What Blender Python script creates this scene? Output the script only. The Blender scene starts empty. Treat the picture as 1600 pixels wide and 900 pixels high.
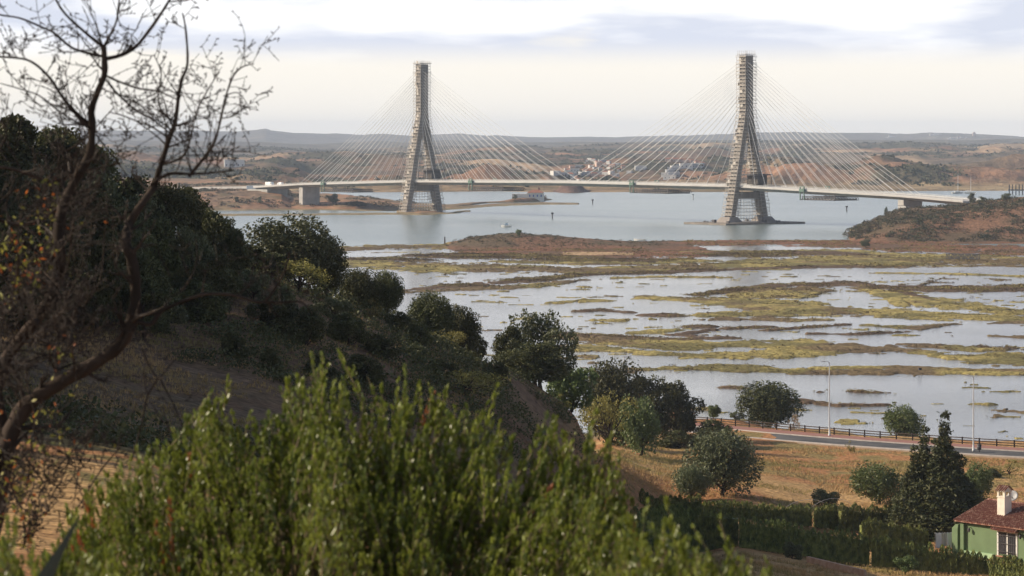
import bpy, math, random
import numpy as np
from mathutils import Vector, Matrix
R = math.radians
F, H, HY = 4870.0, 51.5, 212.0      # focal length in pixels of a 1600-wide frame, eye height, horizon row
scene = bpy.context.scene
col = scene.collection
rng = np.random.default_rng(7)
random.seed(11)

def P(px, py, d):
    return Vector(((px-800)*d/F, d, H-(py-HY)*d/F))
def G(px, py, z=0.0):
    d = (H-z)*F/(py-HY)
    return Vector(((px-800)*d/F, d, z))

# ------------------------------------------------------------------ numpy noise
_tab = np.random.default_rng(3).random((256, 256))
def vnoise(x, y, seed=0):
    x = np.asarray(x, float)+seed*37.13; y = np.asarray(y, float)+seed*91.7
    xi = np.floor(x).astype(int); yi = np.floor(y).astype(int)
    fx = x-xi; fy = y-yi
    fx = fx*fx*(3-2*fx); fy = fy*fy*(3-2*fy)
    a = _tab[xi & 255, yi & 255]; b = _tab[(xi+1) & 255, yi & 255]
    c = _tab[xi & 255, (yi+1) & 255]; d = _tab[(xi+1) & 255, (yi+1) & 255]
    return (a*(1-fx)+b*fx)*(1-fy)+(c*(1-fx)+d*fx)*fy
def fbm(x, y, scale, octv=4, seed=0, gain=0.5):
    s = 0; a = 1; t = 0
    for o in range(octv):
        s = s+a*vnoise(np.asarray(x)/scale*(2**o), np.asarray(y)/scale*(2**o), seed+o)
        t += a; a *= gain
    return s/t
def sstep(a, b, x):
    t = np.clip((x-a)/(b-a), 0, 1)
    return t*t*(3-2*t)

# ------------------------------------------------------------------ object helpers
def tag(o, label=None, cat=None, group=None, kind=None):
    if label: o['label'] = label
    if cat: o['category'] = cat
    if group: o['group'] = group
    if kind: o['kind'] = kind
    return o
def empty(name, loc=(0, 0, 0), rz=0, label=None, cat=None, group=None):
    o = bpy.data.objects.new(name, None); col.objects.link(o)
    o.location = loc; o.rotation_euler = (0, 0, rz); o.empty_display_size = .3
    return tag(o, label, cat, group)
def link(name, me, mat, parent=None, smooth=False):
    o = bpy.data.objects.new(name, me); col.objects.link(o)
    if mat is not None and len(me.materials) == 0: me.materials.append(mat)
    if smooth: me.shade_smooth()
    if parent is not None: o.parent = parent
    return o
def copy_tree(o, parent=None):
    c = o.copy(); col.objects.link(c); c.parent = parent
    for ch in list(o.children): copy_tree(ch, c)
    return c
def np_mesh(name, v, f, colr=None):
    v = np.asarray(v, np.float32); f = np.asarray(f, np.int32)
    me = bpy.data.meshes.new(name)
    me.vertices.add(len(v)); me.vertices.foreach_set('co', v.ravel())
    k = f.shape[1]
    me.loops.add(f.size); me.loops.foreach_set('vertex_index', f.ravel())
    me.polygons.add(len(f)); me.polygons.foreach_set('loop_start', np.arange(0, f.size, k, dtype=np.int32))
    me.polygons.foreach_set('loop_total', np.full(len(f), k, np.int32))
    if colr is not None:
        a = me.color_attributes.new('tint', 'FLOAT_COLOR', 'POINT')
        c = np.ones((len(v), 4), np.float32); c[:, :3] = colr
        a.data.foreach_set('color', c.ravel())
    me.update(calc_edges=True); me.validate()
    return me
def grid_mesh(name, X, Y, Z, C=None):
    n, m = X.shape
    v = np.stack([X, Y, Z], -1).reshape(-1, 3)
    i = np.arange(n*m).reshape(n, m)
    f = np.stack([i[:-1, :-1], i[:-1, 1:], i[1:, 1:], i[1:, :-1]], -1).reshape(-1, 4)
    me = np_mesh(name, v, f, None if C is None else C.reshape(-1, 3))
    return me

class MB:
    def __init__(s): s.v = []; s.f = []
    def add(s, vs, fs):
        k = len(s.v); s.v += [tuple(p) for p in vs]; s.f += [tuple(i+k for i in q) for q in fs]
    BF = [(0, 3, 2, 1), (4, 5, 6, 7), (0, 1, 5, 4), (1, 2, 6, 5), (2, 3, 7, 6), (3, 0, 4, 7)]
    def box(s, x0, x1, y0, y1, z0, z1):
        s.add([(x0,y0,z0),(x1,y0,z0),(x1,y1,z0),(x0,y1,z0),(x0,y0,z1),(x1,y0,z1),(x1,y1,z1),(x0,y1,z1)], s.BF)
    def hexa(s, b, t): s.add(list(b)+list(t), s.BF)
    def beam(s, p, q, w, h=None):
        h = h or w; p = Vector(p); q = Vector(q); d = (q-p).normalized()
        a = d.cross(Vector((0, 0, 1)))
        if a.length < 1e-3: a = Vector((1, 0, 0))
        a.normalize(); b = d.cross(a).normalized()
        c = [(-a*w-b*h)/2, (a*w-b*h)/2, (a*w+b*h)/2, (-a*w+b*h)/2]
        s.add([p+k for k in c]+[q+k for k in c], s.BF)
    def tube(s, pts, rad, n=6, cap=True):
        k0 = len(s.v); pts = [Vector(p) for p in pts]
        up = Vector((.13, .31, .94)).normalized()
        for i, p in enumerate(pts):
            d = (pts[min(i+1, len(pts)-1)]-pts[max(i-1, 0)]).normalized()
            a = d.cross(up)
            if a.length < .05: a = d.cross(Vector((1, 0, 0)))
            a.normalize(); b = d.cross(a)
            r = rad[i] if hasattr(rad, '__len__') else rad
            for j in range(n):
                t = 2*math.pi*j/n
                s.v.append(tuple(p+a*math.cos(t)*r+b*math.sin(t)*r))
        for i in range(len(pts)-1):
            for j in range(n):
                j2 = (j+1) % n; a = k0+i*n
                s.f.append((a+j, a+j2, a+n+j2, a+n+j))
        if cap:
            s.f.append(tuple(k0+j for j in range(n))); a = k0+(len(pts)-1)*n
            s.f.append(tuple(a+n-1-j for j in range(n)))
    def lathe(s, prof, n=16, c=(0, 0, 0)):
        k0 = len(s.v)
        for r, z in prof:
            for j in range(n):
                t = 2*math.pi*j/n; s.v.append((c[0]+r*math.cos(t), c[1]+r*math.sin(t), c[2]+z))
        for i in range(len(prof)-1):
            for j in range(n):
                j2 = (j+1) % n; a = k0+i*n
                s.f.append((a+j, a+j2, a+n+j2, a+n+j))
    def mesh(s, name):
        me = bpy.data.meshes.new(name); me.from_pydata(s.v, [], s.f); me.update(); return me
    def build(s, name, mat, parent=None, smooth=False): return link(name, s.mesh(name), mat, parent, smooth)

# ------------------------------------------------------------------ materials
def nodes(name):
    m = bpy.data.materials.new(name); m.use_nodes = True
    nt = m.node_tree; b = nt.nodes['Principled BSDF']
    return m, nt, b
def mat(name, c1, c2=None, scale=1.0, rough=.8, spec=.3, metal=0, bump=0, detail=5, stretch=(1, 1, 1), coords='Object', rand=0.0, trans=0.0, lo=.35, hi=.65):
    m, nt, b = nodes(name)
    b.inputs['Roughness'].default_value = rough; b.inputs['Specular IOR Level'].default_value = spec
    b.inputs['Metallic'].default_value = metal
    c2 = c2 or tuple(x*.7 for x in c1)
    tc = nt.nodes.new('ShaderNodeTexCoord'); mp = nt.nodes.new('ShaderNodeMapping')
    mp.inputs['Scale'].default_value = stretch
    n = nt.nodes.new('ShaderNodeTexNoise'); n.inputs['Scale'].default_value = scale; n.inputs['Detail'].default_value = detail
    r = nt.nodes.new('ShaderNodeValToRGB')
    r.color_ramp.elements[0].position = lo; r.color_ramp.elements[1].position = hi
    r.color_ramp.elements[0].color = (*c1, 1); r.color_ramp.elements[1].color = (*c2, 1)
    L = nt.links.new
    L(tc.outputs[coords], mp.inputs['Vector']); L(mp.outputs[0], n.inputs['Vector']); L(n.outputs['Fac'], r.inputs['Fac'])
    out = r.outputs['Color']
    if rand:
        oi = nt.nodes.new('ShaderNodeObjectInfo'); hs = nt.nodes.new('ShaderNodeHueSaturation')
        ma = nt.nodes.new('ShaderNodeMapRange'); ma.inputs['To Min'].default_value = 1-rand; ma.inputs['To Max'].default_value = 1+rand
        mh = nt.nodes.new('ShaderNodeMapRange'); mh.inputs['To Min'].default_value = .485; mh.inputs['To Max'].default_value = .515
        L(oi.outputs['Random'], ma.inputs['Value']); L(oi.outputs['Random'], mh.inputs['Value'])
        L(ma.outputs[0], hs.inputs['Value']); L(mh.outputs[0], hs.inputs['Hue']); L(out, hs.inputs['Color']); out = hs.outputs['Color']
    L(out, b.inputs['Base Color'])
    if bump:
        bp = nt.nodes.new('ShaderNodeBump'); bp.inputs['Strength'].default_value = bump
        L(n.outputs['Fac'], bp.inputs['Height']); L(bp.outputs[0], b.inputs['Normal'])
    if trans:
        tb = nt.nodes.new('ShaderNodeBsdfTranslucent'); mx = nt.nodes.new('ShaderNodeMixShader'); mx.inputs[0].default_value = trans
        L(out, tb.inputs['Color']); L(b.outputs[0], mx.inputs[1]); L(tb.outputs[0], mx.inputs[2])
        L(mx.outputs[0], nt.nodes['Material Output'].inputs['Surface'])
    return m
def tint_mat(name, nscale, contrast=.5, rough=.95, bump=.3, bscale=None, stretch=(1, 1, 1), bdist=1.0):
    """ground whose colours sit in the 'tint' attribute, broken up by fine noise"""
    m, nt, b = nodes(name); L = nt.links.new
    b.inputs['Roughness'].default_value = rough; b.inputs['Specular IOR Level'].default_value = .1
    a = nt.nodes.new('ShaderNodeAttribute'); a.attribute_name = 'tint'
    tc = nt.nodes.new('ShaderNodeTexCoord'); mp = nt.nodes.new('ShaderNodeMapping'); mp.inputs['Scale'].default_value = stretch
    n = nt.nodes.new('ShaderNodeTexNoise'); n.inputs['Scale'].default_value = nscale; n.inputs['Detail'].default_value = 8
    n.inputs['Roughness'].default_value = .65
    mr = nt.nodes.new('ShaderNodeMapRange'); mr.inputs['From Min'].default_value = .3; mr.inputs['From Max'].default_value = .7
    mr.inputs['To Min'].default_value = 1-contrast; mr.inputs['To Max'].default_value = 1+contrast
    mx = nt.nodes.new('ShaderNodeVectorMath'); mx.operation = 'SCALE'
    L(tc.outputs['Object'], mp.inputs['Vector']); L(mp.outputs[0], n.inputs['Vector'])
    L(n.outputs['Fac'], mr.inputs['Value']); L(a.outputs['Color'], mx.inputs[0]); L(mr.outputs[0], mx.inputs['Scale'])
    L(mx.outputs[0], b.inputs['Base Color'])
    if bump:
        bp = nt.nodes.new('ShaderNodeBump'); bp.inputs['Strength'].default_value = bump; bp.inputs['Distance'].default_value = bdist
        L(n.outputs['Fac'], bp.inputs['Height']); L(bp.outputs[0], b.inputs['Normal'])
    return m

M = {}
M['pine'] = mat('dark_evergreen_leaf', (.044, .052, .020), (.095, .10, .036), 1.2, .6, .25, rand=.25, trans=.14)
M['olive'] = mat('olive_leaf', (.065, .078, .036), (.13, .142, .066), 1.5, .55, .3, rand=.2, trans=.14)
M['green'] = mat('fresh_green_leaf', (.08, .115, .035), (.14, .18, .06), 1.5, .5, .35, rand=.15, trans=.2)
M['yellow'] = mat('yellowing_leaf', (.24, .20, .06), (.16, .15, .05), 1.0, .6, .2, rand=.2, trans=.25)
M['rust'] = mat('rusty_leaf', (.30, .14, .05), (.20, .13, .05), 1.0, .6, .2, rand=.2, trans=.25)
M['cypress'] = mat('cypress_spray', (.030, .042, .014), (.085, .085, .028), .9, .6, .3, rand=.15, trans=.1)
M['hedge'] = mat('hedge_spray', (.075, .10, .028), (.23, .25, .065), 1.6, .55, .35, rand=.2, trans=.12)
M['scrub'] = mat('scrub_leaf', (.06, .068, .038), (.115, .085, .055), .15, .8, .2, lo=.42, hi=.6)
M['farscrub'] = mat('far_tree_leaf', (.05, .06, .035), (.09, .09, .055), .02, .9, .1)
M['bark'] = mat('bark', (.026, .020, .016), (.06, .045, .036), 9, .9, .1, bump=.6, stretch=(1, 1, .3))
M['twig'] = mat('twig_bark', (.02, .015, .012), (.05, .038, .03), 14, .75, .25, bump=.5)
M['concrete'] = mat('weathered_concrete', (.27, .24, .215), (.19, .17, .155), .25, .9, .2, detail=8, stretch=(1, 1, .3))
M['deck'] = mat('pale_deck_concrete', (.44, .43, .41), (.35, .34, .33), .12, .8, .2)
M['girder'] = mat('grey_girder_concrete', (.36, .36, .34), (.27, .27, .25), .2, .85, .2)  # girder and abutment concrete, a little darker than the deck slab
M['scaf'] = mat('scaffold_steel_and_boards', (.47, .435, .39), (.31, .285, .25), .6, .6, .3)
M['lightconc'] = mat('pale_pier_concrete', (.40, .38, .355), (.31, .30, .28), .3, .9)
M['net'] = mat('dark_debris_net', (.06, .055, .05), (.10, .09, .08), 1, .9, .1)
M['cable'] = mat('white_cable_sheath', (.58, .58, .57), (.5, .5, .5), .1, .4, .4)
M['rail'] = mat('galvanised_rail', (.46, .46, .455), (.38, .38, .37), 1, .5, .4)
M['green_steel'] = mat('green_painted_steel', (.10, .17, .13), (.07, .12, .10), 1, .5, .4)
M['dark_steel'] = mat('dark_steel', (.05, .05, .055), (.09, .08, .08), 1, .6, .3)
M['white'] = mat('white_paint', (.66, .65, .62), (.56, .55, .52), 1.3, .6, .3)
M['rust_steel'] = mat('rusty_steel', (.10, .05, .03), (.05, .03, .02), 3, .85, .2)
M['tileroof'] = mat('terracotta', (.33, .15, .10), (.22, .11, .08), .5, .85, .1)
M['glass'] = mat('dark_glass', (.03, .035, .04), (.05, .05, .06), 1, .1, .5)
M['wood'] = mat('dark_fence_timber', (.04, .03, .025), (.08, .06, .045), 4, .85, .15)
M['asphalt'] = mat('asphalt', (.11, .108, .108), (.06, .06, .063), .25, .9, .2, detail=9)
M['redpave'] = mat('red_paving', (.30, .155, .125), (.24, .125, .105), 1.2, .9, .2, detail=9)
M['kerb'] = mat('kerb_stone', (.42, .38, .35), (.33, .30, .28), 1.2, .9, .2)
M['lamp'] = mat('lamp_post_grey', (.55, .56, .57), (.45, .46, .47), 2, .45, .4)
M['mast'] = mat('pale_mast', (.7, .7, .7), (.6, .6, .6), 1, .4, .4)

# ------------------------------------------------------------------ leaves
def leaf_quads(c, L, W, rs, droop=None, axis=None, spread=1.0):
    """rhombus leaves round centres c (n,3)"""
    n = len(c)
    a = rs.normal(size=(n, 3))
    if axis is not None: a = a*spread+np.asarray(axis)
    a /= np.linalg.norm(a, axis=1)[:, None]
    b = np.cross(a, rs.normal(size=(n, 3))); b /= np.linalg.norm(b, axis=1)[:, None]
    l = (L*(.6+.8*rs.random(n)))[:, None]*.5; w = (W*(.6+.8*rs.random(n)))[:, None]*.5
    v = np.stack([c-a*l, c+b*w-a*l*.1, c+a*l, c-b*w-a*l*.1], 1).reshape(-1, 3)
    f = np.arange(4*n).reshape(n, 4)
    return v, f
def sph(n, rs):
    d = rs.normal(size=(n, 3)); return d/np.linalg.norm(d, axis=1)[:, None]

def tree_proto(seed, kind='broad', hgt=8.0, wid=8.0, trunk=.25, nl=11000, leaf=.26, matk='pine', lobes=16, gap=.45, base=None):
    """crown + trunk meshes, base at the origin"""
    rs = np.random.default_rng(seed); rn = random.Random(seed)
    th = hgt*trunk
    cen = []; rad = []
    if kind == 'cone':
        for i in range(lobes):
            t = i/(lobes-1); z = th+(hgt-th)*(.04+.93*t**.9); rr = wid*.5*(1-t)**.8
            k = max(1, int(5*(1-t)))
            for j in range(k):
                a = rn.random()*6.28; q = rr*rn.uniform(.35, .75) if k > 1 else 0
                cen.append((q*math.cos(a), q*math.sin(a), z+rn.uniform(-.3, .3))); rad.append(max(.34, rr*.6))
    elif kind == 'dome':
        for i in range(lobes):
            zz = 1-2*(i+.5)/lobes; a = i*2.4+rn.uniform(-.3, .3); q = math.sqrt(1-zz*zz)
            k_ = rn.uniform(.75, 1.0); hh = (hgt-th)*.5
            cen.append((q*math.cos(a)*wid*.31*k_, q*math.sin(a)*wid*.31*k_, th+hh*.95+zz*hh*.56*k_)); rad.append(wid*rn.uniform(.14, .23))
        cen.append((0, 0, th+hh)); rad.append(wid*.25)
    else:
        for i in range(lobes):
            a = rn.random()*6.28; q = math.sqrt(rn.random())*.72; zz = rn.random()
            taper = math.sqrt(max(.05, 1-(abs(zz-.42)/.62)**2))
            cen.append((q*math.cos(a)*wid*.5*taper, q*math.sin(a)*wid*.5*taper, th+(hgt-th)*(.12+.72*zz)))
            rad.append(rn.uniform(.15, .27)*wid*(.75 if zz > .8 else 1)*.8)
    cen = np.array(cen); rad = np.array(rad)
    p = rad**2; p /= p.sum(); idx = rs.choice(len(cen), nl, p=p)
    d = sph(nl, rs); rr = rad[idx]*(1-.5*rs.random(nl)**1.8)
    flat = np.array([1, 1, .8 if kind == 'broad' else 1.35])
    c = cen[idx]+d*rr[:, None]*flat
    # clumping: keep the leaves that fall in clumps of a 3-D pattern
    nz = vnoise(c[:, 0]*1.6+c[:, 2]*.9, c[:, 1]*1.6-c[:, 2]*1.3, seed)
    c = c[nz > gap*rs.random(nl)**.4]
    c = c+rs.normal(size=c.shape)*leaf*.4
    c = c[c[:, 2] > th*.35]
    if kind == 'cone': v, f = leaf_quads(c, leaf*1.9, leaf*.7, rs, axis=(0, 0, 1.3), spread=.7)
    else: v, f = leaf_quads(c, leaf*1.3, leaf*.75, rs)
    crown = np_mesh('crown', v, f); crown.materials.append(M[matk])
    mb = MB()
    tr = hgt*.028+.03; top = Vector((rn.uniform(-.4, .4), rn.uniform(-.4, .4), th+(hgt-th)*.35))
    mid = Vector((top.x*.3+rn.uniform(-.25, .25), top.y*.3, th*.7))
    mb.tube([(0, 0, -.6), (0, 0, 0), mid, top], [tr*1.4, tr*1.15, tr*.85, tr*.5], 8)
    for i in range(min(len(cen), 12)):
        e = Vector(cen[i]); s = mid.lerp(top, rn.uniform(0, .9)); m2 = s.lerp(e, .5)+Vector((0, 0, -.12*(e-s).length))
        mb.tube([s, m2, e], [tr*.5, tr*.3, tr*.1], 5, False)
    tm = mb.mesh('trunk'); tm.materials.append(M['bark'])
    return crown, tm, hgt, wid

PROTO = {}
def proto(key, **k): PROTO[key] = tree_proto(**k)
for i in range(3): proto('pine%d' % i, seed=20+i, hgt=8, wid=8, trunk=.12, nl=17000, leaf=.24, matk='pine', lobes=20, gap=.55)
for i in range(2): proto('olive%d' % i, seed=40+i, hgt=7, wid=8, trunk=.14, nl=15000, leaf=.21, matk='olive', lobes=17, gap=.6)
proto('green0', seed=50, hgt=6, wid=6, trunk=.18, nl=12000, leaf=.26, matk='green', lobes=12, gap=.7)
proto('yellow0', seed=55, hgt=6, wid=7, trunk=.16, nl=6500, leaf=.19, matk='yellow', lobes=14, gap=.9)
proto('rust0', seed=56, hgt=5, wid=5, trunk=.1, nl=4000, leaf=.18, matk='rust', lobes=10, gap=.9)
proto('shrub0', seed=60, hgt=3, wid=4, trunk=.02, nl=6500, leaf=.15, matk='pine', lobes=10, gap=.5)
proto('shrub1', seed=61, hgt=3, wid=4, trunk=.02, nl=6500, leaf=.15, matk='olive', lobes=10, gap=.6)
proto('shrub2', seed=62, hgt=3, wid=4, trunk=.02, nl=3800, leaf=.14, matk='yellow', lobes=10, gap=.9)
proto('dome0', seed=80, kind='dome', hgt=7, wid=8, trunk=.04, nl=20000, leaf=.23, matk='pine', lobes=22, gap=.45)
proto('dome1', seed=81, kind='dome', hgt=7, wid=8, trunk=.06, nl=18000, leaf=.22, matk='olive', lobes=19, gap=.5)
proto('dome2', seed=82, kind='dome', hgt=6, wid=7, trunk=.06, nl=13000, leaf=.24, matk='green', lobes=15, gap=.6)
proto('cypress0', seed=70, kind='cone', hgt=14, wid=4.6, trunk=.01, nl=46000, leaf=.18, matk='cypress', lobes=34, gap=.4)

def place_tree(key, loc, hgt, wid, label, cat='tree', name='tree', group=None, rz=None):
    cm, tm, h0, w0 = PROTO[key]
    e = empty(name, loc, random.random()*6.28 if rz is None else rz, label, cat, group)
    e.scale = (wid/w0, wid/w0, hgt/h0)
    link('crown', cm, None, e); link('trunk' if cat == 'tree' else 'stem', tm, None, e)
    return e

# ------------------------------------------------------------------ near ground: camera hill, wooded ridge, field, road shelf
COLS = [
 (-3000, [(0,49.2),(12,48.6),(40,45),(100,43),(160,44),(220,50),(300,44),(600,8),(700,-2)]),
 (-900,  [(0,49.2),(12,48.4),(40,44.6),(70,42.6),(100,41.8),(150,41),(190,42.5),(225,49),(280,46),(420,20),(600,4),(660,-2)]),
 (-200,  [(0,49.2),(12,48.3),(40,44.5),(70,42.4),(100,41.4),(150,40),(190,41),(225,46.5),(270,43),(400,18),(560,3),(620,-2)]),
 (0,     [(0,49.2),(12,48.3),(40,44.5),(70,42.3),(100,41.2),(150,39.4),(190,40.2),(220,45.2),(270,41),(400,16),(560,3),(620,-2)]),
 (200,   [(0,49.2),(12,48.2),(40,44.3),(70,42.0),(100,40.7),(150,38.3),(190,39.2),(230,43.0),(280,38),(400,14),(560,2),(610,-2)]),
 (400,   [(0,49.2),(12,48.1),(40,43.8),(70,41.0),(100,39.2),(150,36.3),(190,38.0),(240,41.7),(290,35),(400,12),(560,1),(600,-2)]),
 (600,   [(0,49.2),(12,48.0),(40,43),(100,37.5),(180,34.5),(230,36.2),(262,37.2),(310,30.5),(400,11),(520,1.5),(590,-2)]),
 (800,   [(0,49.2),(12,48.0),(40,42.8),(100,36.5),(200,31),(260,30),(300,29.6),(340,22),(400,10),(500,1.5),(580,-2)]),
 (900,   [(0,49.2),(12,48.0),(40,42.6),(100,35),(200,25),(270,24.2),(310,25.0),(345,19),(400,10),(490,2),(570,-2)]),
 (950,   [(0,49.2),(12,48.0),(40,42.6),(100,34.5),(200,21),(265,14.5),(310,14.0),(340,15.5),(380,12),(430,7.5),(500,3),(560,-1),(600,-2)]),
 (1000,  [(0,49.2),(12,48.0),(40,42.5),(100,34),(200,19),(260,11.5),(300,9.0),(350,10),(400,8),(460,4.5),(495,3.1),(550,3),(565,-1),(600,-2)]),
 (1050,  [(0,49.2),(12,48.0),(40,42.4),(100,33),(200,18.5),(260,10.6),(310,7.6),(350,7.4),(400,6.4),(460,4.0),(490,3.1),(549,3),(562,-1),(600,-2)]),
 (1150,  [(0,49.2),(12,48.0),(40,42.2),(100,33),(200,21.5),(250,16.5),(320,9.0),(380,7.0),(430,5.6),(480,3.3),(534,3),(548,-1),(600,-2)]),
 (1300,  [(0,49.2),(12,48.0),(40,42),(100,32),(200,19.5),(250,15.2),(320,7.2),(345,6.0),(400,4.4),(470,3),(516,3),(529,-1),(600,-2)]),
 (1450,  [(0,49.2),(12,48.0),(40,42),(100,31),(200,18.5),(250,14),(318,6.2),(345,5.4),(400,4.1),(455,3),(504,3),(517,-1),(600,-2)]),
 (1600,  [(0,49.2),(12,48.0),(40,42),(100,31),(200,17.5),(250,13),(318,5.9),(345,5.3),(400,4),(445,3),(496,3),(509,-1),(600,-2)]),
 (2400,  [(0,49.2),(12,48.0),(40,42),(100,31),(200,17),(250,12.5),(318,5.6),(345,5.3),(400,4),(435,3),(470,3),(484,-1),(600,-2)]),
 (5200,  [(0,49.2),(12,48.0),(40,42),(100,31),(200,17),(250,12.5),(318,5.6),(345,5.3),(400,4),(435,3),(470,3),(484,-1),(600,-2)]),
]
def near_z_raw(px, d):
    px = np.asarray(px, float); d = np.asarray(d, float)
    cx = np.array([c[0] for c in COLS], float)
    prof = np.stack([np.interp(d, [k[0] for k in c[1]], [k[1] for k in c[1]]) for c in COLS], 0)
    i = np.clip(np.searchsorted(cx, px)-1, 0, len(cx)-2)
    t = np.clip((px-cx[i])/(cx[i+1]-cx[i]), 0, 1)
    a = np.take_along_axis(prof, i[None], 0)[0]; b = np.take_along_axis(prof, (i+1)[None], 0)[0]
    return a*(1-t)+b*t
def near_z(x, y):
    x = np.asarray(x, float); y = np.asarray(y, float)
    d = np.maximum(y, .5); px = np.clip(800+F*x/d, -2990, 5190)
    s = 0
    for k, w in ((.96, .25), (1, .5), (1.04, .25)):
        for q, w2 in ((-22, .25), (0, .5), (22, .25)):
            s = s+w*w2*near_z_raw(np.clip(px+q, -2990, 5190), d*k if k != 1 else d)
    flat = sstep(430, 450, d)*sstep(1000, 1060, px)      # the road shelf keeps its sharp bank
    s = s*(1-flat)+near_z_raw(px, d)*flat
    amp = sstep(10, 80, d)*(1-.85*flat)
    return s+amp*((fbm(x, y, 22, 4, 5)-.5)*1.1+(fbm(x, y, 3.5, 3, 9)-.5)*.25)
def nz(x, y): return float(near_z(np.array([x]), np.array([y]))[0])
def near_hit(px, py, d0=40, d1=640):
    if px < 930: d1 = 310
    d = np.linspace(d0, d1, 3000); x = (px-800)*d/F
    z = near_z(x, d); yy = HY+(H-z)*F/d
    k = np.where(yy <= py)[0]
    i = k[0] if len(k) else int(np.argmin(yy))
    return Vector((x[i], d[i], z[i]))

pa = np.unique(np.concatenate([np.linspace(-3000, -100, 70), np.linspace(-100, 1700, 560), np.linspace(1700, 5200, 80)]))
da = np.unique(np.concatenate([np.linspace(0.5, 40, 40), np.geomspace(40, 620, 520)]))
PX, D = np.meshgrid(pa, da)
X = (PX-800)*D/F; Y = D; Z = near_z(X, Y)
g1 = fbm(X, Y, 18, 5, 21); g2 = fbm(X, Y, 4, 4, 33); g3 = fbm(X, Y, 60, 3, 41)
tan = np.array([.42, .265, .12]); red = np.array([.36, .18, .08]); oliv = np.array([.20, .175, .07]); dark = np.array([.10, .070, .048])
C = np.zeros(X.shape+(3,))
w = sstep(.42, .6, g1)[..., None]; C = tan*(1-w)+red*w
w = (sstep(.5, .62, g3)*sstep(.45, .6, g2))[..., None]; C = C*(1-.8*w)+oliv*.8*w
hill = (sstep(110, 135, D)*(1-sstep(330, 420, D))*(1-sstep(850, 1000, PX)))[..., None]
C = C*(1-.75*hill)+dark*.75*hill  # hillside shade painted in: ground colour darkened beyond the sunlit patch
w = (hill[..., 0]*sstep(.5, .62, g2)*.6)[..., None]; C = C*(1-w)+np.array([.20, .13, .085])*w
bank = (sstep(2.4, .8, Z)*sstep(440, 460, D))[..., None]; C = C*(1-bank)+np.array([.14, .12, .07])*bank
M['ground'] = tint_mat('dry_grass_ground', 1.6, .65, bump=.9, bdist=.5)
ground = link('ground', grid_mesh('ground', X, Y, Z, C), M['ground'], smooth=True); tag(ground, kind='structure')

# dry grass tufts over the field that shows
def grass_field():
    rs = np.random.default_rng(5)
    n = 52000
    px = rs.uniform(940, 1640, n); d = 235+rs.random(n)**.8*255
    left = rs.random(n) < .35
    px[left] = rs.uniform(-20, 760, left.sum()); d[left] = rs.uniform(125, 270, left.sum())
    x = (px-800)*d/F; z = near_z(x, d)
    k = (fbm(x, d, 9, 4, 77) > .44) & (z > 2.9)
    # keep the road shelf clear
    pass
    px, d, x, z = px[k], d[k], x[k], z[k]
    ok = ~((px > 1040) & (d > roadnear(px)))
    px, x, d, z = px[ok], x[ok], d[ok], z[ok]
    n = len(x); B = 5
    c = np.repeat(np.stack([x, d, z], 1), B, 0)
    c[:, :2] += rs.normal(size=(n*B, 2))*.12
    h = rs.uniform(.15, .42, n*B)*np.repeat(np.where(px < 930, .55, 1), B)*np.repeat(.5+fbm(x, d, 6, 2, 3), B)
    lean = rs.normal(size=(n*B, 2))*.3*h[:, None]; w = rs.uniform(.02, .045, n*B)
    a = rs.random(n*B)*6.28
    s = np.stack([np.cos(a)*w, np.sin(a)*w, np.zeros(n*B)], 1)
    top = c+np.stack([lean[:, 0], lean[:, 1], h], 1)
    v = np.stack([c-s, c+s, top], 1).reshape(-1, 3)
    f = np.arange(3*n*B).reshape(-1, 3)
    cc = np.repeat(fbm(x, d, 14, 3, 90), B*3)
    w = sstep(.42, .58, cc)[:, None]
    return np_mesh('grass', v, f, np.array([.40, .27, .13])*(1-w)+np.array([.27, .22, .09])*w)

# ------------------------------------------------------------------ road, pavement, fence
ZR = 3.0
def edge(pts, z=ZR): return [G(a, b, z) for a, b in pts]
FENCE = edge([(1040, 659.0), (1085, 662.5), (1159, 668.5), (1231, 675), (1296, 680.5), (1372, 686.5), (1450, 692), (1521, 697), (1600, 702), (1760, 711)], ZR)
road_dir = [(FENCE[min(i+1, len(FENCE)-1)]-FENCE[max(i-1, 0)]).normalized() for i in range(len(FENCE))]
road_n = [Vector((-d.y, d.x, 0)) for d in road_dir]
road_n = [n if n.y < 0 else -n for n in road_n]       # towards the camera
def off(w, z): return [FENCE[i]+road_n[i]*w+Vector((0, 0, z)) for i in range(len(FENCE))]
def interp_line(line, k=6):
    out = []
    for i in range(len(line)-1):
        for j in range(k): out.append(line[i].lerp(line[i+1], j/k))
    return out+[line[-1]]
_near_line = off(13.9, 0)
_npx = np.array([800+F*p.x/p.y for p in _near_line]); _nd = np.array([p.y for p in _near_line])
def roadnear(px): return np.interp(px, _npx, _nd)-2
def strip(name, w0, w1, z0, z1, m, parent=None):
    mb = MB(); a = off(w0, 0); b = off(w1, 0)
    for i in range(len(a)-1):
        q = [a[i], a[i+1], b[i+1], b[i]]
        mb.hexa([p+Vector((0, 0, z0)) for p in q], [p+Vector((0, 0, z1)) for p in q])
    return mb.build(name, m, parent)
tag(strip('pavement', .3, 4.6, -.4, .25, M['redpave']), kind='structure')
tag(strip('kerb', 4.603, 4.85, -.4, .28, M['kerb']), kind='structure')
tag(strip('road', 4.853, 12.7, -.4, .12, M['asphalt']), kind='structure')
tag(strip('kerb', 12.703, 13.3, -.4, .26, M['kerb']), kind='structure')
_roadpad = tag(strip('road_shoulder', 13.303, 14.6, -.6, .1, mat('dusty_shoulder', (.36, .27, .19), (.27, .19, .12), .8, .95, .1)), kind='structure')
gm = tint_mat('dry_grass_blades', 2, .25, bump=0)
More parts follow.
